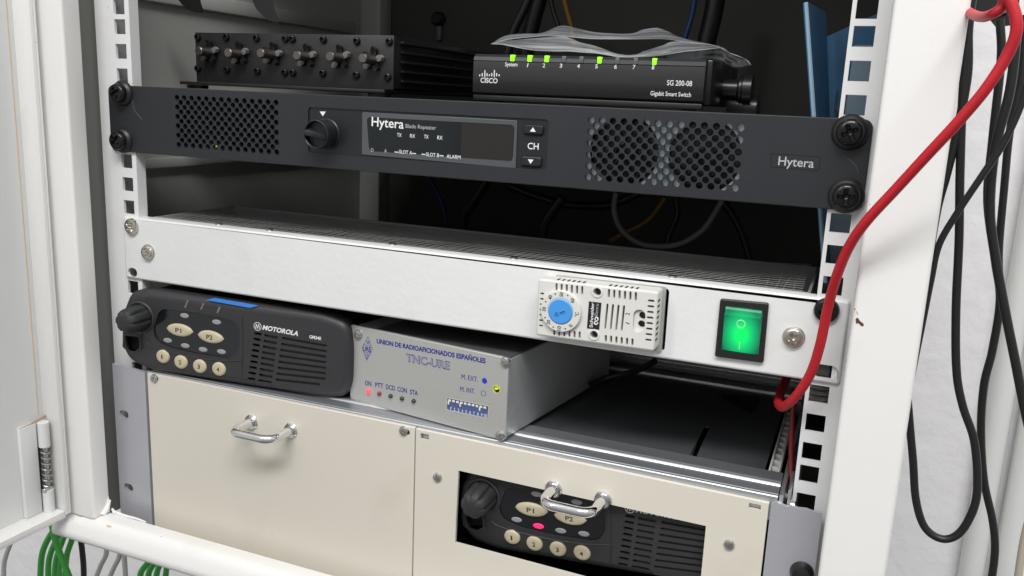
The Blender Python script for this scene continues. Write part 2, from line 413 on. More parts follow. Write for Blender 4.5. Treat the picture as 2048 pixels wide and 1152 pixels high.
# paint chips on the right post and rails
def blot(par, name, pts, y, m, th=.12, off=None):
    loc = off or INFO[par.name].to_translation()
    me = fill([rpoly(pts, 1.2, 3)], th); bm = NB(); me.transform(Matrix.Translation((0, y - th, 0))); bm.from_mesh(me)
    for v in bm.verts: v.co -= loc
    return obj(name, bm, m, par)
def pxs(L, y): return [F(a, b, y) for a, b in L]
blot(cab, 'rust_chip', pxs([(1711, 637), (1716, 635), (1719, 641), (1728, 648), (1727, 653), (1722, 652), (1717, 646), (1712, 648)], YF), YF, RUSTD)
blot(cab, 'rust_chip', pxs([(1708, 617), (1710, 616), (1711, 619), (1709, 620)], YF), YF, RUSTD)
blot(cab, 'rust_chip', pxs([(1712, 622), (1715, 623), (1717, 630), (1714, 629)], YF), YF, RUSTL)
bm = NB()
def slope(px, py):
    o, d = ray(px, py); t = ((o.z - ZS) - (o.y + 30)) / (d.y - d.z); return o + d * (t - .22 / abs(d.y) * .6)
for L_ in ([(150, 1019), (156, 1021), (180, 1024), (200, 1028), (190, 1031), (172, 1031), (160, 1034), (151, 1030)], [(212, 1051), (217, 1050), (224, 1053), (220, 1055), (214, 1054)]):
    vs = [bm.verts.new(slope(a, b)) for a, b in L_]; bm.faces.new(vs)
cb('rust_stain', bm, RUSTL)
# ---- the door, open at a right angle to the front
XS = F(52, 500, -40)[0]                              # inner skin
XF = F(101, 500, -37)[0]                              # rim of its folded edge
ZD = -303.5
door = cb('door', box(NB(), XS - 1.5, XS, -600, -35.2, ZD, 286), DOORP)
bm = NB(); box(bm, XS + .02, XF, -36.8, -35.2, ZD, 286, .5); box(bm, XF - 1.6, XF - .02, -40, -36.9, ZD + .1, 286, .5)
cb('edge_fold', bm, WHITE, parent=door) if False else None
def sub(parent, off, name, bm, m, smooth=30):        # part of a part of the cabinet, world mm
    for v in bm.verts: v.co -= off
    return obj(name, bm, m, parent, smooth)
CO = Vector((241, 180, -334))
sub(door, CO, 'edge_fold', bm, WHITE)
bm = NB(); box(bm, XS + .02, XS + 16, -600, -37.2, ZD, ZD + 1.5, .4); box(bm, XS + 14.5, XS + 15.98, -600, -37.2, ZD - 4, ZD + 1.4, .6)
sub(door, CO, 'bottom_fold', bm, WHITE)
# hinge leaf on the skin
def yz(px, py, x): q = hit(px, py, 0, x); return (q.y, q.z)
XH = XS + 3.6
leafp = [yz(39, 856, XH), yz(108, 834, XH), yz(127, 1003, XH), yz(60, 1033, XH)]
ya = leafp[0][0]; yb_ = -41.0; zt = (leafp[0][1] + leafp[1][1]) / 2; zb = ZD + 1.6
bm = NB(); box(bm, XS + .05, XH, ya, yb_ - 4.5, zb, zt, .6)
leaf = sub(door, CO, 'hinge_leaf', bm, DOORP)
YK = yb_ - 1.0; RK = 3.8; XK = XH + 2.4
zk = [zt, yz(100, 888, XK)[1], yz(107, 968, XK)[1], zb]
bm = NB(); lathe(bm, [(RK, zk[1]), (RK, zk[0] - .3), (RK - .4, zk[0])], (XK, YK, 0), (0, 0, 1), 20)
sub(door, CO, 'hinge_barrel', bm, DOORP)
bm = NB(); lathe(bm, [(RK, zk[3]), (RK, zk[2] - 2)], (XK, YK, 0), (0, 0, 1), 20); sub(door, CO, 'hinge_barrel', bm, DOORP)
bm = NB(); lathe(bm, [(1.7, zk[2] - 2), (1.7, zk[1])], (XK, YK, 0), (0, 0, 1), 12)
lathe(bm, [(1.2, 0), (1.6, .4), (1.6, 1.4), (1.1, 1.8)], (XK + .8, YK - 2.9, zk[2] - 1.2), (.3, -1, 0), 14)
box(bm, XK - 1, XK + 2.4, YK - 3, YK + 2, zk[2] - 3.6, zk[2] + .8, .8)
sub(door, CO, 'hinge_pin', bm, STEEL)
bm = NB(); n = 7; P = []
for i in range(n * 14 + 1):
    t = 2 * math.pi * i / 14; P.append((XK + 2.9 * math.cos(t), YK + 2.9 * math.sin(t), zk[1] - .6 + (zk[2] + 1.2 - zk[1]) * i / (n * 14)))
tube(bm, P, .55, 8, 1, False); sub(door, CO, 'hinge_spring', bm, STEEL)
bm = NB(); box(bm, XH - 6, XH + .06, yb_ - 4.6, yb_ - 3.0, zk[2] - 1, zk[1]); sub(door, CO, 'hinge_slot', bm, VOID)
bm = NB()
P = [(ya, zt), ((ya + yb_) / 2, zt + .3), (yb_ - 4, zt + .9), (yb_ + 2, zt + 1.9), (yb_ + 3.5, zt + 2.6)]
tube(bm, [(XH - .6, y, z) for y, z in P], lambda t: .3 + .6 * t * t, 8, 5); sub(door, CO, 'rust_seam', bm, RUST)
bm = NB(); tube(bm, [(XS + .2, -40.4, z) for z in (zt + 4, 0, 60, 286)], lambda t: .3, 8, 5); sub(door, CO, 'rust_seam', bm, RUSTL)


# ================================================================== 1U repeater
rep = thing('radio_repeater', 'long dark grey rack repeater with round knob, display window and two perforated vents', 'radio repeater', (241, 0, -44.2))
RO = Vector((241, 0, -44.2)); rb = W_(rep)
def rplate(name, ol, holes, yf, yb, m, cham=0, parent=None, skin=None, par=rep, RO=RO):
    t = lambda L: [(x - RO.x, z - RO.z) for x, z in L]
    return plate(name, t(ol), [t(h) for h in holes], yf - RO.y, yb - RO.y, m, parent or par, cham, skin=skin)
def rtext(s, p0, p1, h, y, m, bold=0, par=rep, RO=RO, **k):
    return text(par, s, (p0[0] - RO.x, p0[1] - RO.z), (p1[0] - RO.x, p1[1] - RO.z), h, y - RO.y, m, bold, **k)
vent = []
for x_0, z_0 in ((59.6, -6.3), (342.6, -7.0)):
    for i in range(14):
        for j in range(6):
            vent.append((x_0 + 6.04 * i, z_0 - 6.08 * j))
            if i < 13 and j < 5: vent.append((x_0 + 6.04 * (i + .5), z_0 - 6.08 * (j + .5)))
holes = [circ(x, z, 1.86, 12) for x, z in vent]
rx0, rz1 = F(616, 214); rx1, rz0 = F(1091, 340)[0], F(680, 307)[1]
recess = rrect(rx0, rx1 + .5, rz0 - .8, rz1, 2.2, 4)
holes.append(recess)
rplate('faceplate', rrect(0, 482.6, -44.2, 0, 4.5, 5), holes, 0, 3.0, GRAPH, .5, skin=2.4)
rplate('recess_panel', rrect(rx0 - 1, rx1 + 1.5, rz0 - 1.8, rz1 + 1, 2, 3), [], .9, 3.4, GRAPH2)
rb('chassis', box(NB(), 22, 460, 6.0, 360, -43.6, -1.2, .6), BLACKS)
# fan plate behind the right vent
fc = [(361.0, -22.5), (404.0, -22.5)]
rplate('fan_plate', rrect(336, 428, -43, -2, 1), [circ(x, z, 19.0, 40) for x, z in fc], 3.15, 4.0, FANP)
for x, z in fc:
    bm = NB(); lathe(bm, [(5, 0), (5, 1.4), (4.2, 1.8)], (x, 5.99, z), (0, -1, 0), 24)
    for k in range(7):
        a = k * 2 * math.pi / 7
        P = [(x + r * math.cos(a + s), 5.9 - (.9 if s > .2 else 0), z + r * math.sin(a + s)) for r, s in ((5, 0), (15.5, .1), (15.5, .62), (5, .5))]
        bm.faces.new([bm.verts.new(p_) for p_ in P])
    rb('fan', bm, BLACK)
bm = NB(); box(bm, *[F(412, 292)[0], F(432, 292)[0]], 4.2, 5, -36.8, -35.2); rb('status_light', bm, mat('led_yellow_in', (.5, .5, .05), .4, emis=(.6, .7, .05), estr=.5))
# knob
kc = F(650, 268, -1); 
bm = NB(); lathe(bm, [(9.4, -1), (9.4, .6), (8.9, 1.0), (8.9, 10.8), (8.6, 11.6), (8.1, 11.8), (7.7, 11.4), (7.4, 8.2), (.01, 8.0)], (kc[0], .9, kc[1]), (0, -1, 0), 40)
knob = rb('knob', bm, GRAPH2)
bm = NB(); ol = slot(0, 0, 16.2, 5.2, 8, math.radians(-12))
loft(bm, [[(kc[0] + x, -6.9, kc[1] + z) for x, z in ol], [(kc[0] + x * .98, -12.0, kc[1] + z * .72) for x, z in ol], [(kc[0] + x * .93, -12.8, kc[1] + z * .5) for x, z in ol]])
sub(knob, RO, 'grip', bm, GRAPH2, 50)
a = F(638, 223); b = F(650, 223); c = F(644, 232.5)
rplate('pointer_mark', [a, b, c], [], .78, .9, PRINTW)
# display window
dw = [F(724, 224), F(1034, 241), F(1031, 337), F(723, 309)]
rplate('display_window', rpoly(dw, 1.0, 3), [], .2, .9, mat('window_frame', (.075, .083, .09), .16), .2)
di = [F(733, 234), F(1029, 250), F(1025, 322), F(738, 302)]
rplate('display_glass', rpoly(di, 2.6, 5), [], .12, .25, GLASSY)
ds = [F(924, 246), F(1028, 252), F(1024, 322), F(921, 315)]
rplate('screen', rpoly(ds, 1.5, 4), [], .04, .13, LCD)
y = .1
rtext('Hytera', F(743, 252), F(807, 257.5), 5.4, y, PRINTW, .008)
rtext('Blade Repeater', F(811, 255.5), F(872, 259.5), 2.2, y, PRINTG, .0)
for s, a, b in (('TX', (794, 273), (803, 274)), ('RX', (820, 275), (830, 276)), ('TX', (848, 276.5), (857, 277.5)), ('RX', (874.5, 278.5), (885, 279.5)), ('D', (742, 303.5), (747, 304)), ('A', (768.5, 305), (773.5, 305.5)), ('SLOT A', (798, 306.5), (824, 309.5)), ('SLOT B', (852, 312), (878, 314.5)), ('ALARM', (893, 316), (921, 318.5))):
    rtext(s, F(*a), F(*b), 2.1, y - .08, PRINTG if s in 'DA' else PRINTW, .004)
for a, b in (((789, 304), (797, 304.7)), ((824.5, 307), (832, 307.5)), ((843, 308.5), (851, 309.2)), ((879, 311.5), (887, 312))):
    p_, q = F(*a), F(*b); rplate('dash_mark', [(p_[0], p_[1] - .2), (q[0], q[1] - .2), (q[0], q[1] + .3), (p_[0], p_[1] + .3)], [], .0, .04, PRINTW)
# channel buttons
for c1, c2, tri in (((1048, 248), (1086, 272), 1), ((1043, 311), (1082, 336), -1)):
    a = F(*c1); b = F(*c2); x0, x1, z0, z1 = a[0], b[0], b[1] + .6, a[1] - .2
    rplate('button_well', rrect(x0 - .7, x1 + .7, z0 - .7, z1 + .7, 1.8), [], .75, .95, VOID)
    bt = rplate('channel_button', rrect(x0, x1, z0, z1, 1.4), [], -.9, .8, GRAPH2, .7)
    cx, cz = (x0 + x1) / 2, (z0 + z1) / 2
    q = rplate('arrow_mark', [(cx - 1.7, cz - 1.1 * tri), (cx + 1.7, cz - 1.1 * tri), (cx, cz + 1.3 * tri)], [], -.98, -.9, PRINTW)
rtext('CH', F(1054, 298), F(1076, 299.5), 3.5, .82, PRINTW, .008)
nb = [F(1541, 306), F(1642, 313), F(1638, 343), F(1540, 334.5)]
nbi = inset(rpoly(nb, 1.2, 4), .5)
me_ol = rpoly(nb, 1.2, 4)
rplate('name_badge', me_ol, [nbi], -.03, .1, VOID)
rtext('Hytera', F(1556, 330), F(1627, 335.5), 4.3, 0, PRINTG, .008)
for a, b, k in (((232, 186), 0, .5), ((232, 281), 0, .9), ((1700, 265), 1, .4), ((1692, 394), 1, .1)):
    x, z = F(*a, -6 if not b else -7)
    x, z = (x, z)
    bm = NB(); lathe(bm, [(8.6, 0), (8.6, .8), (7.8, 2.2), (6.6, 3.0), (.01, 3.0)], (x, 0, z), (0, -1, 0), 28)
    for f in bm.faces: pass
    rb('cup_washer', bm, BLACK)
    screw(rep, Vector((x, -3, z)) - RO, 6.3, 4.6, SCRB, 'cross', k)
# fine scratches in the paint
for L in (([(262, 190), (266, 208), (270, 222), (285, 240)]), ([(1686, 312), (1700, 320), (1712, 333), (1717, 348)])):
    bm = NB(); tube(bm, [(F(a, b)[0], .02, F(a, b)[1]) for a, b in L], .13, 5, 4); rb('scratch', bm, PRINTD)

# ================================================================== network switch
YC = 104.0
swc = thing('network_switch', 'small black eight port network switch with lit green lights, under a plastic bag', 'network switch', (330, 104, 0))
SO = Vector((330, 104, 0)); sb = W_(swc)
def FS(px, py, y=YC): return F(px, py, y)
x0 = FS(944, 150)[0]; x1 = FS(1413, 150)[0]; zt_ = FS(944, 107.5)[1] - 1.0; zbz = 4.5
bm = NB(); 
prof = [(YC + 3, zt_ + 1.0), (YC + .6, zt_ - .6), (YC, zt_ - 3.2), (YC - .4, 16), (YC, 6.5), (YC + 1.2, 5.2), (YC + 8, 5.2), (YC + 8, zt_ + 1.0)]
loft(bm, [[(x0 + 1.0, y, z) for y, z in prof], [(x1 - 1.0, y, z) for y, z in prof]])
sb('front_face', bm, mat('switch_face', (.021, .021, .023), .38, bump=.15, bscale=1200), 50)
sb('case', box(NB(), x0, x1 + 2.2, YC + 8, YC + 118, 3.5, zt_ + 1.2, 1.4), BLACKS)
sb('base_strip', box(NB(), x0 + .5, x1 - 1.5, YC + 1.5, YC + 8, .8, 4.4, .6), BLACK)
for x in (x0 + 12, x1 - 12):
    bm = NB(); lathe(bm, [(5, 0), (4.6, 3.6)], (x, YC + 16, 0), (0, 0, 1), 16); sb('foot', bm, BLACK)
bm = NB()   # clear light bar along the top edge
prof = [(YC + 2.6, zt_ + 1.1), (YC + .1, zt_ - .7), (YC - .5, zt_ - 3.2), (YC - .1, zt_ - 3.6), (YC + 3, zt_ - 1)]
loft(bm, [[(x0 + 1.2, y, z) for y, z in prof], [(x1 - 1.2, y, z) for y, z in prof]])
sb('light_bar', bm, mat('smoked_plastic', (.03, .032, .034), .32, spec=.4), 30)
for i, px in enumerate((1025.5, 1060, 1094, 1128.5, 1163.5, 1199.5, 1235.5, 1272, 1309.5)):
    py = 115 + (px - 1025) * .021
    a = FS(px - 4.2, py); b = FS(px + 4.2, py); lit = i in (0, 1, 2, 5, 8)
    zz = zt_ - .4
    bm = NB(); box(bm, a[0], b[0], YC - .9, YC + 2.5, zt_ - 3.3, zt_ + .9, .3)
    sb('indicator_light', bm, LEDY if lit else LEDN)
for s, px, wd in (('System', 1023, 24.5), ('1', 1055, 1.7), ('2', 1088, 5), ('3', 1122, 5), ('4', 1157, 5), ('5', 1193, 5), ('6', 1231, 5), ('7', 1268, 5), ('8', 1306, 5)):
    py = 132.5 + (px - 1023) * .019 + (1 if s != 'System' else 0)
    rtext(s, FS(px - wd / 2, py - .2), FS(px + wd / 2, py + .3), 2.5, YC - .42, PRINTW, .014, par=swc, RO=SO)
rtext('cisco', FS(962, 165), FS(996, 166.5), 3.1, YC - .42, PRINTW, .016, par=swc, RO=SO) if False else rtext('CISCO', FS(961.5, 165), FS(995.5, 166.5), 3.2, YC - .42, PRINTW, .016, par=swc, RO=SO)
for k, (px, hh) in enumerate(((960, 4), (965, 6.5), (970, 12.5), (974.5, 6.5), (979.2, 4), (984, 6.5), (989, 12.5), (993.7, 6.5), (998.7, 4))):
    a = FS(px - .9, 152.5 if hh < 12 else 154.5); b = FS(px + .9, 152.5); top = FS(px, 152.5 - hh)
    zb0 = FS(px, 152.8 if hh < 12 else 154.8)[1]
    rplate('logo_bar', slot((a[0] + b[0]) / 2, (zb0 + top[1]) / 2, top[1] - zb0, b[0] - a[0] + .1, 4, math.pi / 2), [], YC - .5, YC - .42, PRINTW, par=swc, RO=SO)
rtext('SG 200-08', FS(1334, 170.5), FS(1384, 172.5), 3.2, YC - .42, PRINTW, .01, par=swc, RO=SO)
rtext('Gigabit Smart Switch', FS(1301, 190.5), FS(1382, 194), 2.7, YC - .42, PRINTW, .008, par=swc, RO=SO)
# black plug sticking out beside it
q = hit(1440, 178, 1, YC + 60); q2 = hit(1505, 180, 1, YC + 60)
cn = thing('power_plug', 'chunky black round plug behind the network switch on its right side', 'plug', (q2.x, YC + 60, 0))
pb = W_(cn); bm = NB(); L_ = q2.x - q.x
lathe(bm, [(6, 0), (7, 1), (7, 12), (9, 13), (9.5, 15), (9.5, L_ - 8), (8.8, L_ - 6), (10.5, L_ - 5.5), (10.5, L_), (.01, L_)], (q.x, YC + 60, q.z), (1, 0, 0), 24); pb('body', bm, BLACKS)
bm = NB(); lathe(bm, [(8, 0), (8.5, 1), (8.5, L_ - 2), (.01, L_)], (q.x + 6, YC + 64, 3), (1, 0, 0), 24); pb('collar', bm, BLACKS)
bm = NB(); tube(bm, [(q.x, YC + 60, q.z), (q.x - 16, YC + 64, q.z + 2), (q.x - 30, YC + 100, 18)], 4, 12); pb('strain_relief', bm, BLACK)

# plastic bag
bagt = thing('plastic_bag', 'crumpled clear plastic bag lying on top of the black network switch', 'plastic bag', (330, 150, 34))
bb_ = W_(bagt)
def sheet(rows, n=60, m=14, amp=.9, freq=.16):
    R = [catmull([hit(a, b, 1, y) for a, b in L], 8) for L, y in rows]
    def at(L, t): f = t * (len(L) - 1); i = min(int(f), len(L) - 2); return L[i].lerp(L[i + 1], f - i)
    bm = NB(); g = []
    for i in range(n + 1):
        t = i / n; row = []
        pts = [at(L, t) for L in R]
        for j in range(m + 1):
            f = j / m * (len(pts) - 1); k = min(int(f), len(pts) - 2); q = pts[k].lerp(pts[k + 1], f - k)
            am = amp * math.sin(math.pi * min(1, max(0, t)))
            q = q + Vector((0, math.sin(j / m * 18 + t * 7) * am * 2, math.sin(j / m * 23 + t * 5 + 1.2 * noise.noise(Vector((t * 9, j * .2, 0)))) * am * .55 + noise.noise(Vector((t * 14, j / m * 2, 3))) * amp))
            row.append(bm.verts.new(q))
        g.append(row)
    for i in range(n):
        for j in range(m): bm.faces.new((g[i][j], g[i + 1][j], g[i + 1][j + 1], g[i][j + 1]))
    return bm
s1 = sheet([([(982, 88), (1012, 71), (1050, 67), (1085, 66), (1122, 51), (1155, 58), (1200, 66), (1260, 68), (1285, 60), (1312, 56), (1330, 60), (1352, 73), (1400, 84), (1440, 92)], 205),
            ([(982, 88), (1015, 79), (1060, 74), (1110, 71), (1180, 77), (1260, 78), (1330, 78), (1370, 84), (1410, 88), (1440, 94)], 170)], amp=.5)
bb_('upper_fold', s1, BAG, 80)
s2 = sheet([([(985, 88), (1010, 82), (1060, 77), (1110, 73), (1140, 77), (1165, 87), (1200, 96), (1232, 108), (1250, 110), (1270, 110), (1290, 102), (1320, 92), (1345, 83), (1400, 88), (1440, 94)], 170),
            ([(985, 88), (1005, 85), (1050, 90), (1110, 92), (1160, 98), (1200, 104), (1235, 111), (1270, 112), (1310, 104), (1350, 98), (1400, 94), (1440, 95)], 140),
            ([(985, 88), (1008, 89), (1045, 97), (1080, 101), (1130, 102), (1190, 106), (1235, 113), (1270, 114), (1310, 112), (1370, 103), (1410, 99), (1441, 95)], 122)], n=80, m=26, amp=.9)
bb_('lower_fold', s2, BAG, 80)
s3 = sheet([([(1330, 112), (1380, 104), (1441, 95), (1460, 106), (1490, 118), (1502, 130)], 170), ([(1340, 118), (1400, 118), (1440, 122), (1455, 128), (1470, 135), (1500, 131)], 160)], n=24, m=8, amp=.8)
bb_('side_flap', s3, mat('plastic_film_dark', (.25, .26, .27), .3, alpha=.22), 80)

for k_, L in enumerate(([(982, 88), (1015, 79), (1060, 74), (1110, 71), (1180, 77), (1260, 78), (1330, 78), (1370, 84), (1410, 88), (1440, 94)], [(985, 88), (1008, 89), (1045, 97), (1080, 101), (1130, 102), (1190, 106), (1235, 113), (1270, 114), (1310, 112), (1370, 103), (1410, 99), (1441, 95)], [(1441, 95), (1460, 106), (1490, 118), (1502, 130)])):
    bm = NB(); tube(bm, [hit(a, b, 1, (169.5, 121.5, 168)[k_]) for a, b in L], lambda t: .26 + .14 * math.sin(t * 17), 6, 6); bb_('edge_highlight', bm, mat('film_highlight', (.55, .57, .58), .3, alpha=.5), 80)  # thin pale tubes drawn as highlights along the edges of the bag
# ================================================================== cavity filter
YD = 60.0
fl = thing('cavity_filter', 'black six cavity radio filter with a row of tuning screws on its front', 'radio filter', (110, 60, 0))
FO = Vector((110, 60, 0)); fb = W_(fl)
def FD(px, py, y=YD): return F(px, py, y)
fx0, fx1 = FD(391, 100)[0], FD(787, 120)[0]; fz1 = FD(600, 68)[1]; fz0 = FD(600, 172)[1]
FILT = mat('filter_black', (.020, .020, .020), .42, .1, bump=.4, bscale=120, bdist=.0006, var=.35, vscale=25)
fb('front_plate', box(NB(), fx0, fx1, YD, YD + 2.4, fz0, fz1, .4), FILT)
fb('body', box(NB(), fx0 + 1, fx1 - 1.2, YD + 2.4, YD + 210, fz0 + 1, fz1 - .6, .5), BLACKS)
for k in range(5):
    z = fz0 + 5 + k * 6.2; fb('cooling_fin', box(NB(), fx1 - 1.2, fx1 + 1.6, YD + 10, YD + 205, z, z + 1.6, .3), BLACKS)
fb('base_plate', box(NB(), FD(362, 160)[0], fx1 - 6, YD - 1.5, YD + 205, fz0 - 2.2, fz0 - .1, .3), FILT)
for x in (FD(378, 170)[0], FD(745, 175)[0]):
    bm = NB(); lathe(bm, [(7.5, 0), (7.8, fz0 - 2.3)], (x, YD + 9, 0), (0, 0, 1), 20); fb('foot', bm, BLACK)
BRASSD = mat('dull_nickel', (.20, .185, .17), .30, .9, var=.25, vscale=200)
KN = mat('black_washer', (.016, .016, .016), .35, .3)
TIPM = mat('star_tip', (.34, .32, .32), .4, .5)
for i, (px, py) in enumerate(((421, 104), (481, 108), (547, 109), (615, 113), (682, 115), (748, 119))):
    x, z = FD(px, py, YD - 1)
    t_ = bm = NB(); n = 30
    lathe(bm, [(3.2, 0), (3.2, 13 + i % 3), (2.7, 13.6 + i % 3)], (x, YD, z), (0, -1, 0), n); rod = fb('tuning_rod', bm, BRASSD)
    ang0 = .25 + .1 * math.sin(i * 2.1)
    for k in range(5):
        a = ang0 + k * 2 * math.pi / 5
        bm = NB(); tip = 8.4; d = Vector((math.cos(a), 0, math.sin(a))); sd = Vector((-math.sin(a), 0, math.cos(a))); c = Vector((x, YD - 1.2, z))
        ring = [c + d * 2.2 + sd * 1.4, c + d * 4.4 + sd * 2.1, c + d * 7 + sd * 1.9, c + d * tip, c + d * 7 - sd * 1.9, c + d * 4.4 - sd * 2.1, c + d * 2.2 - sd * 1.4]
        lift = Vector((0, -3.0, 0))
        loft(bm, [ring, [p_ + Vector((0, -1, 0)) + lift * ((p_ - c).length / tip) ** 2 for p_ in ring]])
        sub(rod, FO, 'lock_washer_wing', bm, TIPM if k == 0 else KN)
for px, py in ((395, 74), (452, 74), (512, 76), (570, 77.5), (584, 78), (646, 79), (713, 82), (778, 83), (395, 137), (453, 139), (514, 142), (569, 145), (585, 145.5), (645, 146.5), (712, 150), (775, 154)):
    x, z = FD(px, py, YD - 1); screw(fl, Vector((x, YD, z)) - FO, 2.6, 2.4, SCRB, 'hex', 0, N=14)

# ================================================================== fan tray
ft = thing('fan_tray', 'white painted rack fan tray with wire mesh top and lit green rocker switch', 'fan tray', (245, 0, -132.7))
TO = Vector((245, 0, -132.7)); tb = W_(ft)
tx0, tx1 = 7.0, 482.6
tz1, tz0 = -88.9, -132.8
cut = rpoly([F(1089, 551), F(1339, 577), F(1330, 703), F(1078, 664)], 1.5, 3)
cut = rpoly([F(1091, 553), F(1339, 578), F(1329, 702), F(1084, 662)], 2, 3)
th = [slot(*F(265, 545), 8.5, 6.6), slot(*F(1650, 743), 13, 7), cut, slot(*F(1656, 617), 10, 8.6)]
rplate('front_panel', rrect(tx0, tx1, tz0, tz1, 1.6, 3), th, 0, 9, TRAYW, 1.4, skin=1.6, par=ft, RO=TO)
bm = NB(); ol = [(9.2, tz1), (5, tz1)]
box(bm, 24, 462, 1.2, 13, tz1 - 1.6, tz1 - .25, .4)
tb('top_lip', bm, TRAYW)
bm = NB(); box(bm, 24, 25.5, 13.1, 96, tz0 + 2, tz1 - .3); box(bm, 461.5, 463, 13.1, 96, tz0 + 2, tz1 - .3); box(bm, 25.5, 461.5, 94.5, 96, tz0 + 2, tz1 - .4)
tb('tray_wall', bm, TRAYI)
tb('tray_floor', box(NB(), 25.5, 461.5, 10, 94.4, tz0 + 2, tz0 + 3.5), VOID)
for x in (95, 200, 305, 400):
    bm = NB(); box(bm, x - 38, x + 38, 15, 92, tz0 + 5, tz1 - 8, 3)
    tb('fan', bm, BLACK)
bm = NB(); pitch = 5.0
def mz(x, y):
    h = tz1 + .35 + .5 * noise.noise(Vector((x * .03, y * .05, 1)))
    if x > 380: h += ((x - 380) / 80) ** 2 * 3.2 * max(0, (y - 12) / 60)
    return h
def wire(P, wd):
    vs = []
    for q in P:
        vs.append((q, wd))
    rings = []
    for i, q in enumerate(P):
        q = Vector(q); d = (Vector(P[min(i + 1, len(P) - 1)]) - Vector(P[max(i - 1, 0)])).normalized(); s = d.cross(Vector((0, 0, 1))).normalized() * wd
        u = Vector((0, 0, wd)); rings.append([q + s, q + u, q - s, q - u])
    loft(bm, rings)
x = 30.0; yend = 82
while x < 459:
    jx = random.uniform(-.3, .3); wire([(x + jx + .6 * math.sin(y * .1 + x), y, mz(x, y)) for y in range(11, yend, 7)], .13); x += pitch
y = 11.5
while y < yend - 1:
    wire([(30 + k * 7.15, y + .5 * math.sin(k * .3 + y), mz(30 + k * 7.15, y) + .15) for k in range(61)], .15); y += 4.7
wm = tb('wire_mesh', bm, WIRE, None); wm['kind'] = 'stuff'
for px, py in ((413, 452), (522, 463), (778, 490), (1020, 519), (1350, 549)):
    x = hit(px, py, 2, tz1 + .4).x; bm = NB(); lathe(bm, [(2.4, 0), (2.2, .8), (1.2, 1.3), (.01, 1.4)], (x, 9.5, tz1), (0, 0, 1), 14); tb('rivet', bm, STEEL)
for (px, py), R_, H_, m_, k, nm in (((262, 453), 5.6, 3.2, SCRN, .9, 'rack_screw'), ((294, 505), 4.9, 2.6, SCRN, .2, 'screw'), ((1587, 675), 4.9, 2.6, SCRN, .5, 'screw'), ((1653, 621), 6.2, 3.6, SCRB, .4, 'rack_screw')):
    x, z = F(px, py, -1.5); screw(ft, Vector((x, -.6 if nm == 'screw' else 0, z)) - TO, R_, H_, m_, 'cross', k, name=nm)
    if nm == 'screw':
        bm = NB(); lathe(bm, [(R_ + .7, 0), (R_ + .7, .4), (R_, .7)], (x, 0, z), (0, -1, 0), 24); tb('washer', bm, SCRN)
bm = NB(); x, z = F(1643, 743, 3); box(bm, x - 5, x + 4, 3, 6, z - 3.8, z + 4.2, .8); tb('cage_nut', bm, mat('cage_nut', (.09, .085, .08), .4, .5))
# rocker switch
sq = [F(1440, 596), F(1538, 606), F(1528, 725), F(1429, 712)]
xa = (sq[0][0] + sq[3][0]) / 2; xb = (sq[1][0] + sq[2][0]) / 2; za = (sq[3][1] + sq[2][1]) / 2; zb_ = (sq[0][1] + sq[1][1]) / 2
ol = rpoly([F(1441, 597, -1), F(1538, 606, -1), F(1527, 725, -1), F(1430, 712, -1)], 1.2, 4)
cx = sum(q[0] for q in ol) / len(ol); cz = sum(q[1] for q in ol) / len(ol)
inn = rpoly([F(1451, 610, -1), F(1527, 619, -1), F(1517, 710, -1), F(1443, 700, -1)], 1.0, 4)
sw = rplate('rocker_switch', ol, [inn], -2.4, 0, BLACK, .6, par=ft, RO=TO, skin=2)
gx0, gx1 = min(q[0] for q in inn) + .5, max(q[0] for q in inn) - .5; gz0, gz1 = min(q[1] for q in inn) + .5, max(q[1] for q in inn) - .5
gm = bpy.data.materials.new('lit_green_rocker'); gm.use_nodes = True; n = gm.node_tree; b = n.nodes['Principled BSDF']
b.inputs['Base Color'].default_value = (.0, .13, .06, 1); b.inputs['Roughness'].default_value = .4
t = n.nodes.new('ShaderNodeTexCoord'); g_ = n.nodes.new('ShaderNodeTexGradient'); g_.gradient_type = 'SPHERICAL'; mp = n.nodes.new('ShaderNodeMapping')
mp.inputs['Scale'].default_value = (95, 40, 66); mp.inputs['Location'].default_value = (0, 0, .12)
r_ = n.nodes.new('ShaderNodeValToRGB'); r_.color_ramp.elements[0].color = (0, .07, .03, 1); r_.color_ramp.elements[1].color = (.0, 1., .10, 1)
e = r_.color_ramp.elements.new(.4); e.color = (.005, .36, .11, 1)
n.links.new(t.outputs['Object'], mp.inputs[0]); n.links.new(mp.outputs[0], g_.inputs[0]); n.links.new(g_.outputs[1], r_.inputs[0])
n.links.new(r_.outputs[0], b.inputs['Emission Color']); b.inputs['Emission Strength'].default_value = 1.3
zm = gz0 + (gz1 - gz0) * .86
bm = NB()
prof = [(0.5, gz0), (-2.2, gz0), (-3.2, gz0 + 1.5), (-5.9, zm - .9), (-6.1, zm - .3), (-5.7, zm), (-4.0, zm + .5), (-3.9, gz1 - 1), (-3.2, gz1), (.5, gz1)]
prof = [(-y_ if False else y_, z_) for y_, z_ in prof]
loft(bm, [[(gx0, y_, z_) for y_, z_ in prof], [(gx1, y_, z_) for y_, z_ in prof]])
for v in bm.verts: v.co -= TO
rk = obj('rocker', bm, gm, sw, 30)
def ry(z): return -3.2 + (z - gz0 - 1.5) / (zm - 1 - gz0 - 1.5) * -2.8
x, z = F(1482, 648, -5.4); bm = NB(); P = [(x + 2.1 * math.cos(t_), ry(z + 2.1 * math.sin(t_)) - .05, z + 2.1 * math.sin(t_)) for t_ in [2 * math.pi * i / 20 for i in range(21)]]
tube(bm, P, .22, 6, 1, False); sub(sw, TO, 'off_mark', bm, mat('green_white_mark', (.45, .9, .5), .4))
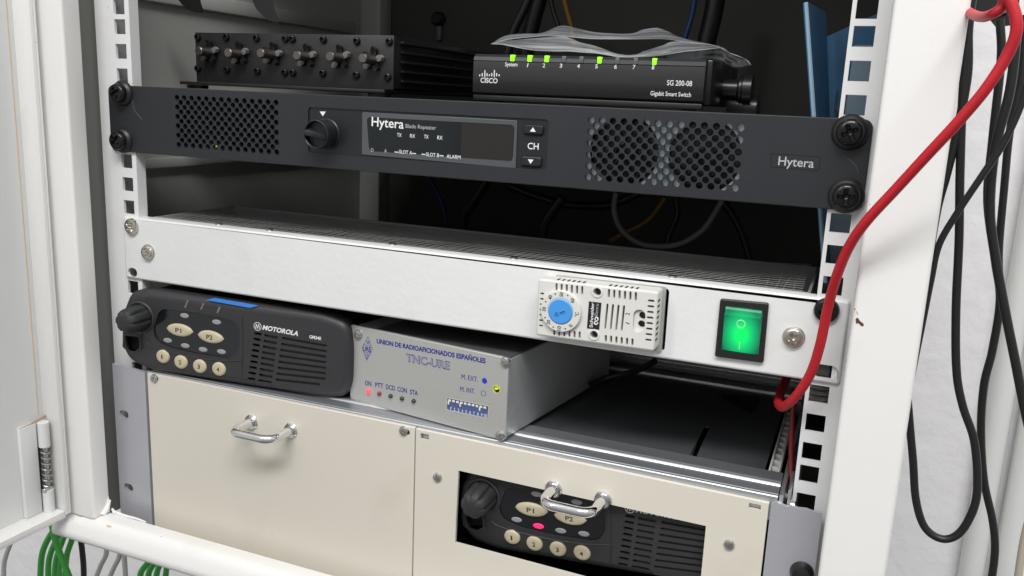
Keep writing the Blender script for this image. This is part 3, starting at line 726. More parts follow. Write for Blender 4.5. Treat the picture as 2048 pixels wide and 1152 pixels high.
x, z = F(1479, 691, -3.8); bm = NB(); tube(bm, [(x, ry(z - 2.2) - .05, z - 2.2), (x, ry(z + 2) - .05, z + 2)], .22, 6, 1, False); sub(sw, TO, 'on_mark', bm, mat('green_white_mark', (.45, .9, .5), .4))

# ================================================================== thermostat
ts = thing('thermostat', 'light grey cabinet thermostat with a blue dial, set into the white fan tray', 'thermostat', (375, 0, -124))
HO = Vector((375, 0, -124)); hb = W_(ts); YT = -13.0
def FT(px, py, y=YT): return F(px, py, y)
TLc, TRc, BRc, BLc = FT(1079, 557.5), FT(1319, 583.5), FT(1306, 703.5), FT(1069, 670)
ex = (Vector(TRc) - Vector(TLc) + Vector(BRc) - Vector(BLc)) / 2; ez = (Vector(TLc) - Vector(BLc) + Vector(TRc) - Vector(BRc)) / 2
Wt, Ht = ex.length, ez.length; oc = (Vector(TLc) + Vector(TRc) + Vector(BRc) + Vector(BLc)) / 4; ex.normalize(); ez = Vector((-ex.y, ex.x))
def TL(a, b): q = oc + ex * a + ez * b; return (q.x, q.y)
def TP(px, py): q = Vector(FT(px, py)) - oc; return (q.dot(ex), q.dot(ez))
ol = [TL(a, b) for a, b in rrect(-Wt / 2, Wt / 2, -Ht / 2, Ht / 2, 1.6, 4)]
thl = []
for k in range(6): 
    a = TP(1113, 572 + 0); thl.append(slot(*TL(a[0] + k * 2.95, Ht / 2 - 3.9), 4.9, 1.25, 4, math.pi / 2 + .03))
for k in range(6):
    a = TP(1218, 580); thl.append(slot(*TL(a[0] + k * 2.95, Ht / 2 - 3.9), 4.9, 1.25, 4, math.pi / 2 + .03))
for k in range(6):
    a = TP(1108, 671); thl.append(slot(*TL(a[0] + k * 2.95, -Ht / 2 + 3.6), 4.2, 1.25, 4, math.pi / 2 + .03))
for k in range(6):
    a = TP(1211, 686); thl.append(slot(*TL(a[0] + k * 2.95, -Ht / 2 + 3.6), 4.2, 1.25, 4, math.pi / 2 + .03))
for k in range(8):
    thl.append(slot(*TL(Wt / 2 - 3.5, -Ht / 2 + 6 + k * 3.05), 3.7, 1.25, 4, .03))
for k in range(7):
    thl.append(slot(*TL(-Wt / 2 + 2.7, -Ht / 2 + 6 + k * 3.05), 2.4, 1.1, 4, .03))
for px in (1212.5, 1223.5, 1234.5, 1245.5):
    a = TP(px, 0); b = TP(px, 633 + (px - 1212) * .11); thl.append(slot(*TL(b[0], b[1]), 14.5, 1.15, 4, math.pi / 2 + math.radians(-2)))
p1, p2, p3 = TP(1194.5, 584), TP(1188, 669.5), TP(1278, 642)
thl += [circ(*TL(*p1), 2.15, 20), circ(*TL(*p2), 2.15, 20), [TL(p3[0] + a, p3[1] + b) for a, b in slot(0, 0, 12.6, 6.6, 8, math.pi / 2)]]
housing = rplate('housing', ol, thl, YT, 1.0, PLASTW, 1.2, skin=4.5, par=ts, RO=HO)
bm = NB(); ib = inset(ol, 1.5)
me = fill([ib], 2); me.transform(Matrix.Translation((0, YT + 5, 0))); bm.from_mesh(me); hb('inner_chassis', bm, mat('thermostat_inner', (.055, .052, .048), .5))
bm = NB(); me = fill([[TL(a, b) for a, b in rrect(-Wt / 2 + 6, Wt / 2 + 1.6, -Ht / 2 - 2.8, Ht / 2 + .5, 1, 3)]], 2); me.transform(Matrix.Translation((0, -1.5, 0))); bm.from_mesh(me)
hb('back_flange', bm, mat('clear_dark_plastic', (.34, .34, .32), .2))
tw = [TL(p3[0] + a, p3[1] + b) for a, b in slot(0, 0, 12.4, 6.4, 8, math.pi / 2)]
c1, c2 = TP(1281, 632), TP(1279, 649)
rplate('terminal_well', tw, [circ(*TL(c1[0] + .7, c1[1]), 2.0, 16), circ(*TL(c2[0] + .7, c2[1]), 2.0, 16)], YT + 1.6, YT + 3.4, PLASTW, par=ts, RO=HO)
bm = NB()
def nbox(a0, a1, b0, b1, y0, y1):
    fr = [TL(a0, b0), TL(a1, b0), TL(a1, b1), TL(a0, b1)]
    loft(bm, [[(x, y0, z) for x, z in fr], [(x, y1, z) for x, z in fr]])
for k in range(8): nbox(Wt / 2 - .5, Wt / 2 + .12, -Ht / 2 + 5.45 + k * 3.05, -Ht / 2 + 6.6 + k * 3.05, YT + 1.0, YT + 5.5)
for px in (1113, 1218):
    for k in range(6):
        a = TP(px, 576)[0] + k * 2.95; nbox(a - .55, a + .6, Ht / 2 - .5, Ht / 2 + .12, YT + 1.0, YT + 5.5)
o_ = hb('notch_shade', bm, VOID); o_['kind'] = 'stuff'  # near-black strips stand in for the shaded depth of notches on the sides
# raised collars round the two screw holes
for p_ in (p1, p2):
    rplate('screw_collar', circ(*TL(*p_), 3.2, 28), [circ(*TL(*p_), 2.3, 20)], YT - .5, YT + .5, PLASTW, .3, par=ts, RO=HO, skin=.5)
# dial
dc = Vector(F(1121.5, 622.5, YT - 1.6)); Rd = (Vector(F(1162, 630, YT - 1.6)) - dc).length
bm = NB(); lathe(bm, [(Rd, 0), (Rd, 1.6), (Rd - .4, 2.1), (Rd * .66, 2.2), (Rd * .64, 1.9), (.01, 1.9)], (dc.x, YT, dc.y), (0, -1, 0), 48); dial = hb('dial_ring', bm, PLASTW)
bm = NB(); lathe(bm, [(Rd * .60, 1), (Rd * .60, 2.5), (Rd * .56, 2.8), (.01, 2.8)], (dc.x, YT, dc.y), (0, -1, 0), 40); cap = hb('dial_cap', bm, BLUEP)
yd = YT - 2.22
def dtext(s, ang, size=2.0, wd=None, r=.815):
    a = math.radians(ang); c = dc + Vector((math.cos(a), math.sin(a))) * Rd * r
    up = Vector((-1, .0)) ; d = Vector((-math.sin(0), 1))      # letters read upward
    d = Vector((.06, 1)).normalized(); nrm = Vector((-d.y, d.x)); wd = wd or size * .62 * len(s)
    p0 = c - d * wd / 2 - nrm * size / 2; p1_ = c + d * wd / 2 - nrm * size / 2
    return text(dial, s, (p0.x - HO.x, p0.y - HO.z), (p1_.x - HO.x, p1_.y - HO.z), size, yd - HO.y, PRINTK, .006)
def px_ang(px, py): q = Vector(F(px, py, yd)) - dc; return math.degrees(math.atan2(q.y, q.x))
def fixp(o): o.location -= OFF[dial.name] * 0 ; return o
for s, px, py in (('50', 1123, 587), ('60', 1146, 600), ('40', 1100, 594), ('30', 1087, 618), ('20', 1096, 645), ('10', 1118, 658), ('0', 1142, 652), ('°C', 1154, 629)):
    dtext(s, px_ang(px, py))
for px, py in ((1110.5, 588), (1135.5, 590.5), (1091.5, 603.5), (1090, 635), (1106.5, 654), (1130.5, 657.5)):
    q = Vector(F(px, py, yd)); bm = NB(); lathe(bm, [(.42, 0), (.42, .06)], (q.x, yd, q.y), (0, -1, 0), 10); sub(dial, HO, 'dial_dot', bm, PRINTK)
a = Vector(F(1131, 622, YT - 2.8)); b = Vector(F(1110, 630, YT - 2.8)); d = (b - a).normalized(); n2 = Vector((-d.y, d.x)); yy = YT - 2.82
def q4(p_, q, wd): return [tuple(p_ + n2 * wd), tuple(q + n2 * wd), tuple(q - n2 * wd), tuple(p_ - n2 * wd)]
DB = mat('dark_blue_mark', (.02, .09, .26), .5)
o_ = rplate('dial_slot', q4(a, a + (b - a) * .62, .85), [q4(a + d * .45, a + (b - a) * .62 - d * .45, .4)], yy - .25, yy, BLUEP, par=ts, RO=HO)
rplate('dial_slot', q4(a + d * .45, a + (b - a) * .62 - d * .45, .4), [], yy - .05, yy, DB, par=ts, RO=HO)
tipq = b + d * .6
rplate('dial_arrow', [tuple(tipq), tuple(b - d * 1.6 + n2 * 1.5), tuple(b - d * 1.6 - n2 * 1.5)], [[tuple(tipq - d * .7), tuple(b - d * 1.2 + n2 * .7), tuple(b - d * 1.2 - n2 * .7)]], yy - .1, yy, DB, par=ts, RO=HO)
# maker's label, reading upward
lb = [FT(1178, 602.5), FT(1203, 605.5), FT(1198.5, 659.5), FT(1174, 656.5)]
rplate('label_plate', lb, [], YT - .15, YT, mat('label_black', (.015, .015, .017), .35), par=ts, RO=HO)
rtext('Schneider', FT(1185.2, 655), FT(1188.5, 605), 1.75, YT - .16, PRINTW, .012, par=ts, RO=HO)
rtext('Electric', FT(1195, 632), FT(1198, 607.5), 1.7, YT - .16, PRINTG, .0, par=ts, RO=HO)
bm = NB(); P = [(1190, 640), (1192, 634.5), (1196, 636), (1195, 641), (1190.5, 643), (1189, 647), (1193, 648.5), (1196.5, 645)]
tube(bm, [(FT(a, b)[0], YT - .2, FT(a, b)[1]) for a, b in P], .36, 6, 5); hb('logo_mark', bm, PRINTW)
rtext('2', FT(1259, 631), FT(1259.5, 626), 2.3, YT - .02, PRINTK, 0, par=ts, RO=HO)
rtext('1', FT(1259, 648.6), FT(1259.5, 647.0), 2.3, YT - .02, PRINTK, 0, par=ts, RO=HO)

# ================================================================== mobile radios
YR = -12.0
rad = thing('mobile_radio', 'black two way radio with blue tape, leaning against the grey modem on the beige case', 'two way radio', (28, -9.5, -196.3), rotz=math.radians(5.5), group='two way radios')
def RL(px, py, y=0): return FL(rad, px, py, y)
fx0_, fx1_ = RL(240, 690)[0], RL(701, 720)[0]; fz0_, fz1_ = 1.6, RL(450, 602)[1]
head = rpoly([(fx0_ + 1, fz1_ - 20), (fx0_ + 10, fz1_ - 1.5), (fx0_ + 24, fz1_ + .6), (fx1_ - 20, fz1_ - .6), (fx1_ - 2.5, fz1_ - 5), (fx1_, fz1_ - 20), (fx1_ - .5, 14), (fx1_ - 5, 2.8), (fx1_ - 22, 0.6), (fx0_ + 22, 1.2), (fx0_ + 6, 6), (fx0_ - .5, 17)][::-1], 9, 6)
disp = [(350, 420), (400, 262), (440, 236), (700, 262), (960, 315), (1035, 345), (1056, 420), (1050, 560), (1010, 622), (960, 638), (700, 602), (480, 548), (385, 500)]
Z5 = lambda x, y: (220 + x / 4.096, 560 + y / 4.096)
dsp = rpoly([RL(*Z5(x, y)) for x, y in disp], 5, 4)
gr = []; bars = []
# speaker slots, three columns
for k in range(9):
    f = k / 8
    yl0 = 475 + (865 - 475) * f; xl0 = 1408 - 60 * f
    xr = 1778 - 15 * f if k < 7 else (1720 if k == 7 else 1650); yr = 540 + (900 - 540) * f if k < 8 else 911
    a = RL(*Z5(xl0, yl0)); b = RL(*Z5(xr, yr)); c = (Vector(a) + Vector(b)) / 2; d = Vector(b) - Vector(a)
    gr.append(slot(c.x, c.y, d.length, 1.8, 4, math.atan2(d.y, d.x)))
    for x0_, x1_ in ((1180 - 55 * f, 1243 - 52 * f), (1262 - 50 * f, 1375 - 48 * f)):
        y0_ = 436 + (805 - 436) * f + (x0_ - 1180) * 0; y1_ = y0_ + (x1_ - x0_) * .17
        if x0_ > 1200 - 0 * f and x1_ - x0_ > 80: y0_ += 17; y1_ += 17
        a = RL(*Z5(x0_, y0_)); b = RL(*Z5(x1_, y1_)); c = (Vector(a) + Vector(b)) / 2; d = Vector(b) - Vector(a)
        gr.append(slot(c.x, c.y, d.length, 1.9, 4, math.atan2(d.y, d.x)))
jk = rpoly([RL(*Z5(118, 446)), RL(*Z5(245, 462)), RL(*Z5(248, 560)), RL(*Z5(205, 590)), RL(*Z5(165, 585)), RL(*Z5(112, 545))], .8, 3)
hd = plate('control_head', head, gr + [jk, dsp], 0, 11, RADIO, rad, cham=5, skin=1.8, seg=5)
def rbx(name, x0, x1, y0, y1, z0, z1, m, bev=0): return obj(name, box(NB(), x0, x1, y0, y1, z0, z1, bev), m, rad)
rbx('grille_back', fx1_ - 66, fx1_ - 8, 1.9, 3.2, 6, fz1_ - 9, mat('grille_back', (.05, .045, .04), .6, var=.3, vscale=150))
rbx('jack_back', min(q[0] for q in jk) - .6, max(q[0] for q in jk) + .6, 6.5, 7.5, min(q[1] for q in jk) - .5, max(q[1] for q in jk) + .5, VOID)
plate('jack_frame', inset(jk, -.8), [inset(jk, .5)], -.35, .4, RADIO, rad)
obj('chassis', box(NB(), fx0_ + 6, fx1_ - 17, 10.8, 160, 1.0, fz1_ - 6, 2), mat('radio_chassis', (.02, .02, .021), .5, .3), rad)
plate('display_panel', inset(dsp, -.4), [], .9, 2.2, LENS, rad)
plate('display_rim', inset(dsp, -.7), [inset(dsp, .0)], -.25, .6, RADIO, rad)
def dome(bm, ol, c, h, y0=0.0, n=3):
    rings = []
    for i in range(n + 1):
        a = math.pi / 2 * i / n * .92; k = math.cos(a) * .35 + .65 * math.cos(a) ** .35 if i else 1
        k = (1, .97, .86, .6)[i] if n == 3 else k
        rings.append([(c[0] + (x - c[0]) * k, y0 - h * (0, .62, .9, 1)[i], c[1] + (z - c[1]) * k) for x, z in ol])
    return loft(bm, rings, False, True)
def lens(cx, cz, w_, h, ang, n=12):
    out = []
    for s in (1, -1):
        for i in range(n):
            t = -1 + 2 * i / n; out.append((s * t * w_, s * -h * (1 - t * t) ** .62))
    c, s_ = math.cos(ang), math.sin(ang)
    return [(cx + x * c - z * s_, cz + x * s_ + z * c) for x, z in out]
for s, c, w_, h in (('P1', (568, 411), 10.6, 4.4), ('P2', (822, 467), 10.2, 4.3)):
    cx, cz = RL(*Z5(*c)); sl = -.03 if s == 'P1' else -.06; bm = NB(); dome(bm, lens(cx, cz, w_, h, sl), (cx, cz), 1.7, .9)
    bt = obj('program_button', bm, BUTT, rad, 50)
    tx = text(rad, s, (cx - 2.6, cz - 1.4), (cx + 2.2, cz - 1.5), 3.0, -.82, PRINTK, .014)
for s, c in (('1', (438, 625)), ('2', (585, 670)), ('3', (739, 705)), ('4', (896, 728))):
    cx, cz = RL(*Z5(*c)); bm = NB(); dome(bm, circ(cx, cz, 5.3, 24, 4.9), (cx, cz), 1.8, .2); obj('number_button', bm, BUTT, rad, 50)
    wd = .5 if s == '1' else 1.0; text(rad, s, (cx - wd, cz - 1.4), (cx + wd, cz - 1.4), 2.9, -1.62, PRINTK, .014)
leds = []
for c in ((604, 294), (867, 347), (466, 497), (610, 541), (756, 572), (907, 590)):
    cx, cz = RL(*Z5(*c)); bm = NB(); dome(bm, circ(cx, cz, 3.5, 18, 1.7), (cx, cz), .4, .9); leds.append(obj('indicator_lens', bm, LEDOFF, rad, 50))
# knob
kx, kz = RL(*Z5(205, 318), -6)
bm = NB()
fl_ = lambda t, h: 1 - (.2 if 3 < h < 15 else .1) * (.5 + .5 * math.cos(t * 7 + .6)) ** 5
lathe(bm, [(9.2, 0), (9.3, 1.5), (9.1, 3.5), (8.9, 9), (8.5, 13), (7.6, 15.4), (6.0, 16.8), (3.5, 17.4), (.01, 17.5)], (kx, -.5, kz), (0, -1, 0), 84, fn=fl_)
obj('volume_knob', bm, RADION, rad, 40)
bm = NB(); lathe(bm, [(11.4, 2), (11.2, -.6), (10.3, -1.2), (10.2, .5), (.01, .5)], (kx, -.2, kz), (0, 1, 0), 40); obj('knob_collar', bm, RADIO, rad, 40)
# moulded crease lines
def crease(L, r=.35, y=-.05, m=None, name='moulded_ridge'):
    bm = NB(); tube(bm, [(RL(*Z5(a, b))[0], y, RL(*Z5(a, b))[1]) for a, b in L], r, 6, 5); obj(name, bm, m or RADIO, rad, 60)
crease([(300, 508), (345, 545), (480, 588), (700, 636), (900, 660), (1080, 662)], .45)
crease([(1082, 290), (1086, 400), (1086, 660), (1075, 820)], .4)
crease([(245, 180), (290, 230), (300, 310), (262, 440), (270, 560)], .5)
crease([(640, 170), (618, 225)], .75, m=mat('icon_grey', (.22, .19, .18), .5)); crease([(768, 195), (748, 240)], .75, m=MATS['icon_grey']); crease([(903, 222), (882, 270)], .75, m=MATS['icon_grey'])
text(rad, 'MOTOROLA', RL(*Z5(1248, 405)), RL(*Z5(1540, 458)), 3.1, .0, PRINTW, .03, shear=.25)
g0 = RL(*Z5(1683, 466)); lab = [RL(*Z5(1580, 440)), RL(*Z5(1610, 422)), RL(*Z5(1780, 462)), RL(*Z5(1790, 500)), RL(*Z5(1760, 513)), RL(*Z5(1590, 470))]
plate('model_badge', rpoly(lab, 1.5, 4), [], -.12, .1, LENS, rad)
text(rad, 'GM340', RL(*Z5(1634, 476)), RL(*Z5(1730, 492)), 2.1, -.13, PRINTW, .022)
mx_, mz_ = RL(*Z5(1209, 380))
plate('logo_ring', circ(mx_, mz_, 2.9, 28), [circ(mx_, mz_, 2.55, 28)], -.08, .05, PRINTW, rad)
bm = NB()
for dx in (-.85, .85): tube(bm, [(mx_ + dx - .75, -.06, mz_ - 1.5), (mx_ + dx - .1, -.06, mz_ + 1.5), (mx_ + dx + .1, -.06, mz_ + 1.5), (mx_ + dx + .75, -.06, mz_ - 1.5)], .22, 5, 2, False)
obj('logo_mark', bm, PRINTW, rad)
kids = lambda o: [c for c in bpy.data.objects if c.parent == o]
def copy_tree(o, parent=None):
    c = o.copy(); COL.objects.link(c); c.parent = parent
    for ch in kids(o): copy_tree(ch, c)
    return c
ledname = leds[3].name
rad2 = copy_tree(rad)
rad2.location = Vector((291.5, 3.0, -275.2)) * S; rad2.rotation_euler = (math.radians(5.2), math.radians(-5.35), math.radians(-1.1))
rad2['label'] = 'black two way radio with one red light, behind the cut-out of the beige panel'
l3 = min((c for c in kids(rad2) if c.name.startswith('indicator_lens')), key=lambda c: (c.location - leds[3].location).length)
l3.data = l3.data.copy(); l3.data.materials[0] = LEDRED
# blue tape on the first radio's top
bm = NB()
P = [RL(*Z5(785, 166), -.3), RL(*Z5(1150, 230), -.3), RL(*Z5(1218, 210), .9), RL(*Z5(860, 148), .9)]
vs = [bm.verts.new((P[0][0], -.3, P[0][1])), bm.verts.new((P[1][0], -.3, P[1][1])), bm.verts.new((P[2][0], .9, P[2][1])), bm.verts.new((P[3][0], .9, P[3][1]))]
bm.faces.new(vs); r = bmesh.ops.extrude_face_region(bm, geom=bm.faces[:]); [setattr(v, 'co', v.co + Vector((0, -.1, .15))) for v in r['geom'] if isinstance(v, bmesh.types.BMVert)]
obj('tape_label', bm, TAPE, rad)

# ================================================================== packet modem
ang = math.radians(-8.3)
md = thing('radio_modem', 'brushed aluminium radio modem box with blue lettering, standing on the beige case', 'radio modem', (185.0, 11.8, -196.3), rotz=ang)
def ML(px, py, y=0): return FL(md, px, py, y)
Z6 = lambda x, y: (680 + x / 4.43, 640 + y / 4.43)
mw = ML(1010, 884)[0]; mh = (ML(*Z6(120, 70))[1] + ML(*Z6(1520, 320))[1]) / 2; mz0 = .3
face = rrect(0, mw, mz0, mh, 2.0, 4)
dip = [ML(*Z6(*q)) for q in ((950, 690), (1318, 765), (1308, 872), (942, 795))]
dip = rpoly(dip, .8, 3)
hole_b = ML(*Z6(1386, 614))
plate('front_plate', face, [dip, circ(*hole_b, 2.4, 24)], 0, 2.2, TNCF, md, cham=.5, skin=1.6)
bm = NB(); ol = rrect(1.0, mw - .8, 1.0, mh - 1.0, 1.2, 3)
loft(bm, [[(x, 2.2, z) for x, z in ol], [(x, 150, z) for x, z in ol]]); obj('case', bm, TNCB, md)
bm = NB(); box(bm, 18, mw - 1.2, 2.6, 149, mh - 1.2, mh - .5, .2); obj('lid', bm, mat('modem_lid', (.16, .165, .17), .4, .7, var=.1, vscale=30), md)
for c, k in (((157, 128), -.15), ((1462, 372), -.05), ((122, 746), .75), ((1413, 1032), .8)):
    x, z = ML(*Z6(*c), -1); screw(md, (x, 0, z), 3.1, 1.9, STEEL, 'slot', k, N=20)
def mtext(s, a, b, h, m=PRINTB, bold=.012, y=-.0, **k): return text(md, s, ML(*Z6(*a)), ML(*Z6(*b)), h, y, m, bold, **k)
mtext('UNION DE RADIOAFICIONADOS ESPAÑOLES', (326, 205), (1290, 383), 2.85, bold=.034)
mtext('TNC-URE', (586, 364), (972, 440), 4.8, bold=.034)
mtext('TNC-URE', (589, 362), (969, 437), 4.5, bold=-.008, y=-.1, m=TNCF)
mtext('ON', (222, 576), (278, 586), 3.1); mtext('PTT', (314, 594), (384, 605), 3.1); mtext('DCD', (408, 610), (488, 627), 3.1); mtext('CON', (510, 631), (592, 648), 3.1); mtext('STA', (620, 656), (690, 671), 3.1)
mtext('M. EXT.', (1078, 522), (1222, 548), 3.0, bold=0.); mtext('M. INT.', (1066, 630), (1198, 654), 3.0, bold=0.)
for (c, m_, R_) in (((255, 632), LEDR, 1.75), ((351, 652), LEDRD, 1.45), ((451, 673), LEDG, 1.45), ((552, 695), LEDG, 1.45), ((656, 717), LEDG, 1.45)):
    x, z = ML(*Z6(*c)); bm = NB(); lathe(bm, [(R_, 0), (R_, .5), (R_ * .8, 1.3), (R_ * .4, 1.7), (.01, 1.8)], (x, 0, z), (0, -1, 0), 18); obj('indicator_light', bm, m_, md, 50)
x, z = ML(*Z6(1281, 539)); plate('blue_dot', circ(x, z, 1.75, 24), [], -.08, .02, mat('bright_blue_print', (.01, .04, .48), .45), md)
x, z = ML(*Z6(1271, 650)); plate('ring_mark', circ(x, z, 1.75, 24), [circ(x, z, 1.5, 24)], -.08, .02, PRINTB, md)
x, z = hole_b; plate('hole_rim', circ(x, z, 2.55, 24), [circ(x, z, 2.25, 24)], -.1, .05, mat('yellow_rim', (.7, .8, .05), .4), md)
bm = NB(); lathe(bm, [(2.35, 0), (2.35, .6), (.01, .6)], (x, 1.8, z), (0, -1, 0), 24); hv = obj('jumper_hole', bm, VOID, md)
bm = NB(); P = [(x + 2.25 * math.cos(math.radians(a)), 1.15, z + 2.25 * math.sin(math.radians(a))) for a in range(-10, 215, 15)] + [(x - 1.0, 1.15, z - .9), (x, 1.15, z - .5), (x + 1.2, 1.15, z + .2)]
bm.faces.new([bm.verts.new(p_) for p_ in P]); obj('yellow_cap', bm, mat('yellow_cap', (.75, .85, .02), .4, emis=(.6, .75, 0), estr=.25), md)
# dip switch block
plate('switch_block', inset(dip, -.2), [], 1.0, 2.0, mat('dip_blue', (.015, .06, .26), .4), md)
plate('switch_rim', inset(dip, -.35), [inset(dip, .12)], -.1, .1, mat('bright_edge', (.7, .7, .68), .3, .5), md)
for k in range(10):
    a = (970 + 34.6 * k, 722 + 7.1 * k); on = k in (3, 8)
    p_ = ML(*Z6(*a), .3)
    bm = NB()
    box(bm, p_[0] - .95, p_[0] + .95, .1, 1, p_[1] - .1, p_[1] + 1.3, .3)
    if on or k == 0: box(bm, p_[0] - 1.15, p_[0] - .2, -.1, 1, p_[1] - 2.1, p_[1] + .2, .3)
    obj('switch_lever', bm, mat('lever_white', (.78, .78, .76), .4), md)
    s = str(k + 1); c = (980 + 34.4 * k, 797 + 6.9 * k + (0 if k else -5)); wd = 12 if len(s) == 1 else 24
    if s == '1': wd = 6
    text(md, s, ML(*Z6(c[0] - wd / 2, c[1] - 1), .9), ML(*Z6(c[0] + wd / 2, c[1] + 2), .9), 1.9, .95, PRINTW, .008)
# diamond emblem
dd = [ML(*Z6(*q)) for q in ((248, 143), (288, 258), (237, 360), (196, 244))]
plate('emblem_outline', dd, [inset(dd, .25)], -.08, .02, PRINTB, md)
mtext('URE', (205, 273), (277, 282), 3.1, bold=.02)
bm = NB()
for (a, b) in (((206, 218), (278, 230)), ((203, 282), (280, 290)), ((214, 303), (268, 309)), ((220, 318), (258, 323)), ((227, 333), (250, 337)), ((240, 290), (239, 352)), ((236, 200), (262, 214)), ((240, 212), (258, 186)), ((234, 190), (262, 196)), ((246, 176), (252, 216))):
    p_, q = ML(*Z6(*a)), ML(*Z6(*b)); tube(bm, [(p_[0], -.04, p_[1]), (q[0], -.04, q[1])], .13, 4, 1, False)
obj('emblem_lines', bm, PRINTB, md)
# transparent tape round the right edge
tm = mat('clear_tape', (.62, .6, .52), .15, alpha=.05)
p_, q = ML(*Z6(695, 590)), ML(*Z6(1490, 990)); bm = NB(); box(bm, p_[0], mw - 2.3, -.09, -.02, 7, 21); obj('clear_tape', bm, tm, md)
bm = NB(); box(bm, mw - .78, mw - .70, 2.4, 13, 14, 26); obj('clear_tape', bm, tm, md)

# ================================================================== subrack
sr = thing('subrack_case', 'beige fronted rack case with two chrome handles and grey mounting ears', 'rack case', (241, -8, -331))
AO = Vector((241, -8, -331)); ab = W_(sr); YP = -8.0
def splate(name, ol, holes, yf, yb, m, cham=0, **k): return rplate(name, ol, holes, yf, yb, m, cham, par=sr, RO=AO, **k)
exl = F(227, 728, YP)[0]
le = [( -1.6, -330.5), (28.6, -330.5), (28.6, -197.2), (-1.6, -195.4)]
splate('mounting_ear', le, [slot(*F(248, 829, YP), 8.6, 6.2), slot(*F(257, 975, YP), 8.6, 6.2)], YP, YP + 2.5, ALUD)
re_ = [(456.8, -330.5), (482.4, -330.5), (482.4, -201.5)] + [F(a, b, YP) for a, b in ((1646, 1026), (1625, 1024), (1612, 1019), (1598, 1019), (1585, 1014), (1570, 1013), (1553, 1004), (1541, 1009))]
re_ = [(456.8, -330.5), (482.4, -330.5)] + [F(a, b, YP) for a, b in ((1645, 1027), (1625, 1024), (1612, 1019), (1598, 1018), (1585, 1014), (1570, 1013), (1553, 1004), (1541, 1009))]
re_[2] = (482.4, re_[2][1]); re_[-1] = (456.8, re_[-1][1])
splate('mounting_ear', re_, [], YP, YP + 2.5, ALUD)
x, z = F(1603, 1150, YP - 3); bm = NB(); lathe(bm, [(6.2, 0), (6.0, 2), (4.6, 4.4), (2, 5.4), (.01, 5.6)], (x, YP, z), (0, -1, 0), 24); ab('ear_bolt', bm, BLACKS)
ztp = -198.2
lpnl = [(30.8, -330), (244.2, -330), (244.2, -198.0), (30.8, -197.2)]
sl1 = slot(*F(311, 757, YP), 5.5, 3.6); sl2 = slot(*F(811, 864, YP), 6.2, 3.8)
splate('blank_panel', lpnl, [sl1, sl2], YP, YP + 2.4, BEIGE, .35, skin=2)
cutp = [F(917, 941, YP), F(1412, 1052, YP)]
xl_ = F(917, 941, YP)[0]; xr_ = (F(1412, 1052, YP)[0] + F(1402, 1152, YP)[0]) / 2; zt2 = F(917, 941, YP)[1]; zb2 = F(910, 1086, YP)[1]
xl2 = F(910, 1086, YP)[0]
cut2 = [(min(xl_, xl2), zb2), (xr_, zb2 - 2.5), (xr_, (zt2 + F(1412, 1052, YP)[1]) / 2 - .5), (xl_, zt2)]
sl3 = rrect(*[F(841, 870, YP)[0], F(858, 872, YP)[0]], F(841, 878, YP)[1], F(841, 866, YP)[1], .3, 2)
sl4 = rrect(*[F(1498, 1010, YP)[0], F(1522, 1012, YP)[0]], F(1510, 1019, YP)[1], F(1510, 1008, YP)[1], .3, 2)
splate('cut_out_panel', [(245.0, -330), (455.7, -330), (455.7, -200.2), (245.0, -198.4)], [cut2, sl3, sl4], YP, YP + 2.4, BEIGE, .35, skin=2)
for a, b in (((841, 866), (858, 880)), ((1498, 1006), (1522, 1020))):
    p_, q = F(*a, YP + 3), F(*b, YP + 3); x0_, x1_ = p_[0] - 2, q[0] + 2
    zz = (p_[1] + q[1]) / 2
    ab('retaining_clip', box(NB(), x0_, x1_, YP + 3.2, YP + 4.5, zz - .7, zz + 1.0, .4), STEEL)
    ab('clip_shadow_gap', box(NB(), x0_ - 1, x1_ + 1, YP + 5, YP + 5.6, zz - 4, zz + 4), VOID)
for (px, py), k in (((307, 757), 1.2), ((806, 862), -.5), ((874, 955), -.9), ((1458, 1090), .5)):
    x, z = F(px, py, YP - 1); screw(sr, Vector((x, YP, z)) - AO, 2.9, 1.8, STEEL, 'slot', k, N=18)
for sl_ in (sl1, sl2):
    x = sum(q[0] for q in sl_) / len(sl_); z = sum(q[1] for q in sl_) / len(sl_)
    ab('panel_gap', box(NB(), x - 4, x + 4, YP + 4, YP + 4.6, z - 3, z + 3), VOID)
# handles
def handle(pa, pb_, drop):
    a = F(*pa, YP - 1); b = F(*pb_, YP - 1); z = (a[1] + b[1]) / 2; x0_, x1_ = a[0], b[0]
    Lh = 21.0; r = 3.0; rc = 7.5; P = []
    P.append((x0_, YP, z)); P.append((x0_, YP - 4, z)); P.append((x0_, YP - Lh + rc, z))
    for i in range(1, 8):
        t = math.pi / 2 * i / 8; P.append((x0_ + rc - rc * math.cos(t), YP - Lh + rc - rc * math.sin(t), z))
    for i in range(0, 9):
        P.append((x0_ + rc + (x1_ - x0_ - 2 * rc) * i / 8, YP - Lh, z))
    for i in range(1, 8):
        t = math.pi / 2 * i / 8; P.append((x1_ - rc + rc * math.sin(t), YP - Lh + rc - rc * math.cos(t), z))
    P += [(x1_, YP - Lh + rc, z), (x1_, YP - 4, z), (x1_, YP, z)]
    bm = NB(); tube(bm, P, r, 18, 1, False)
    h = ab('handle', bm, CHROME, 60)
    for x in (x0_, x1_):
        bm = NB(); lathe(bm, [(5.3, 0), (5.3, .6), (4.7, 1.3), (4.2, 1.0), (3.2, .8)], (x, YP, z), (0, -1, 0), 30); sub(h, AO, 'ferrule', bm, CHROME)
handle((501, 845), (580, 861), 0); handle((1106, 979), (1205, 1000), 0)
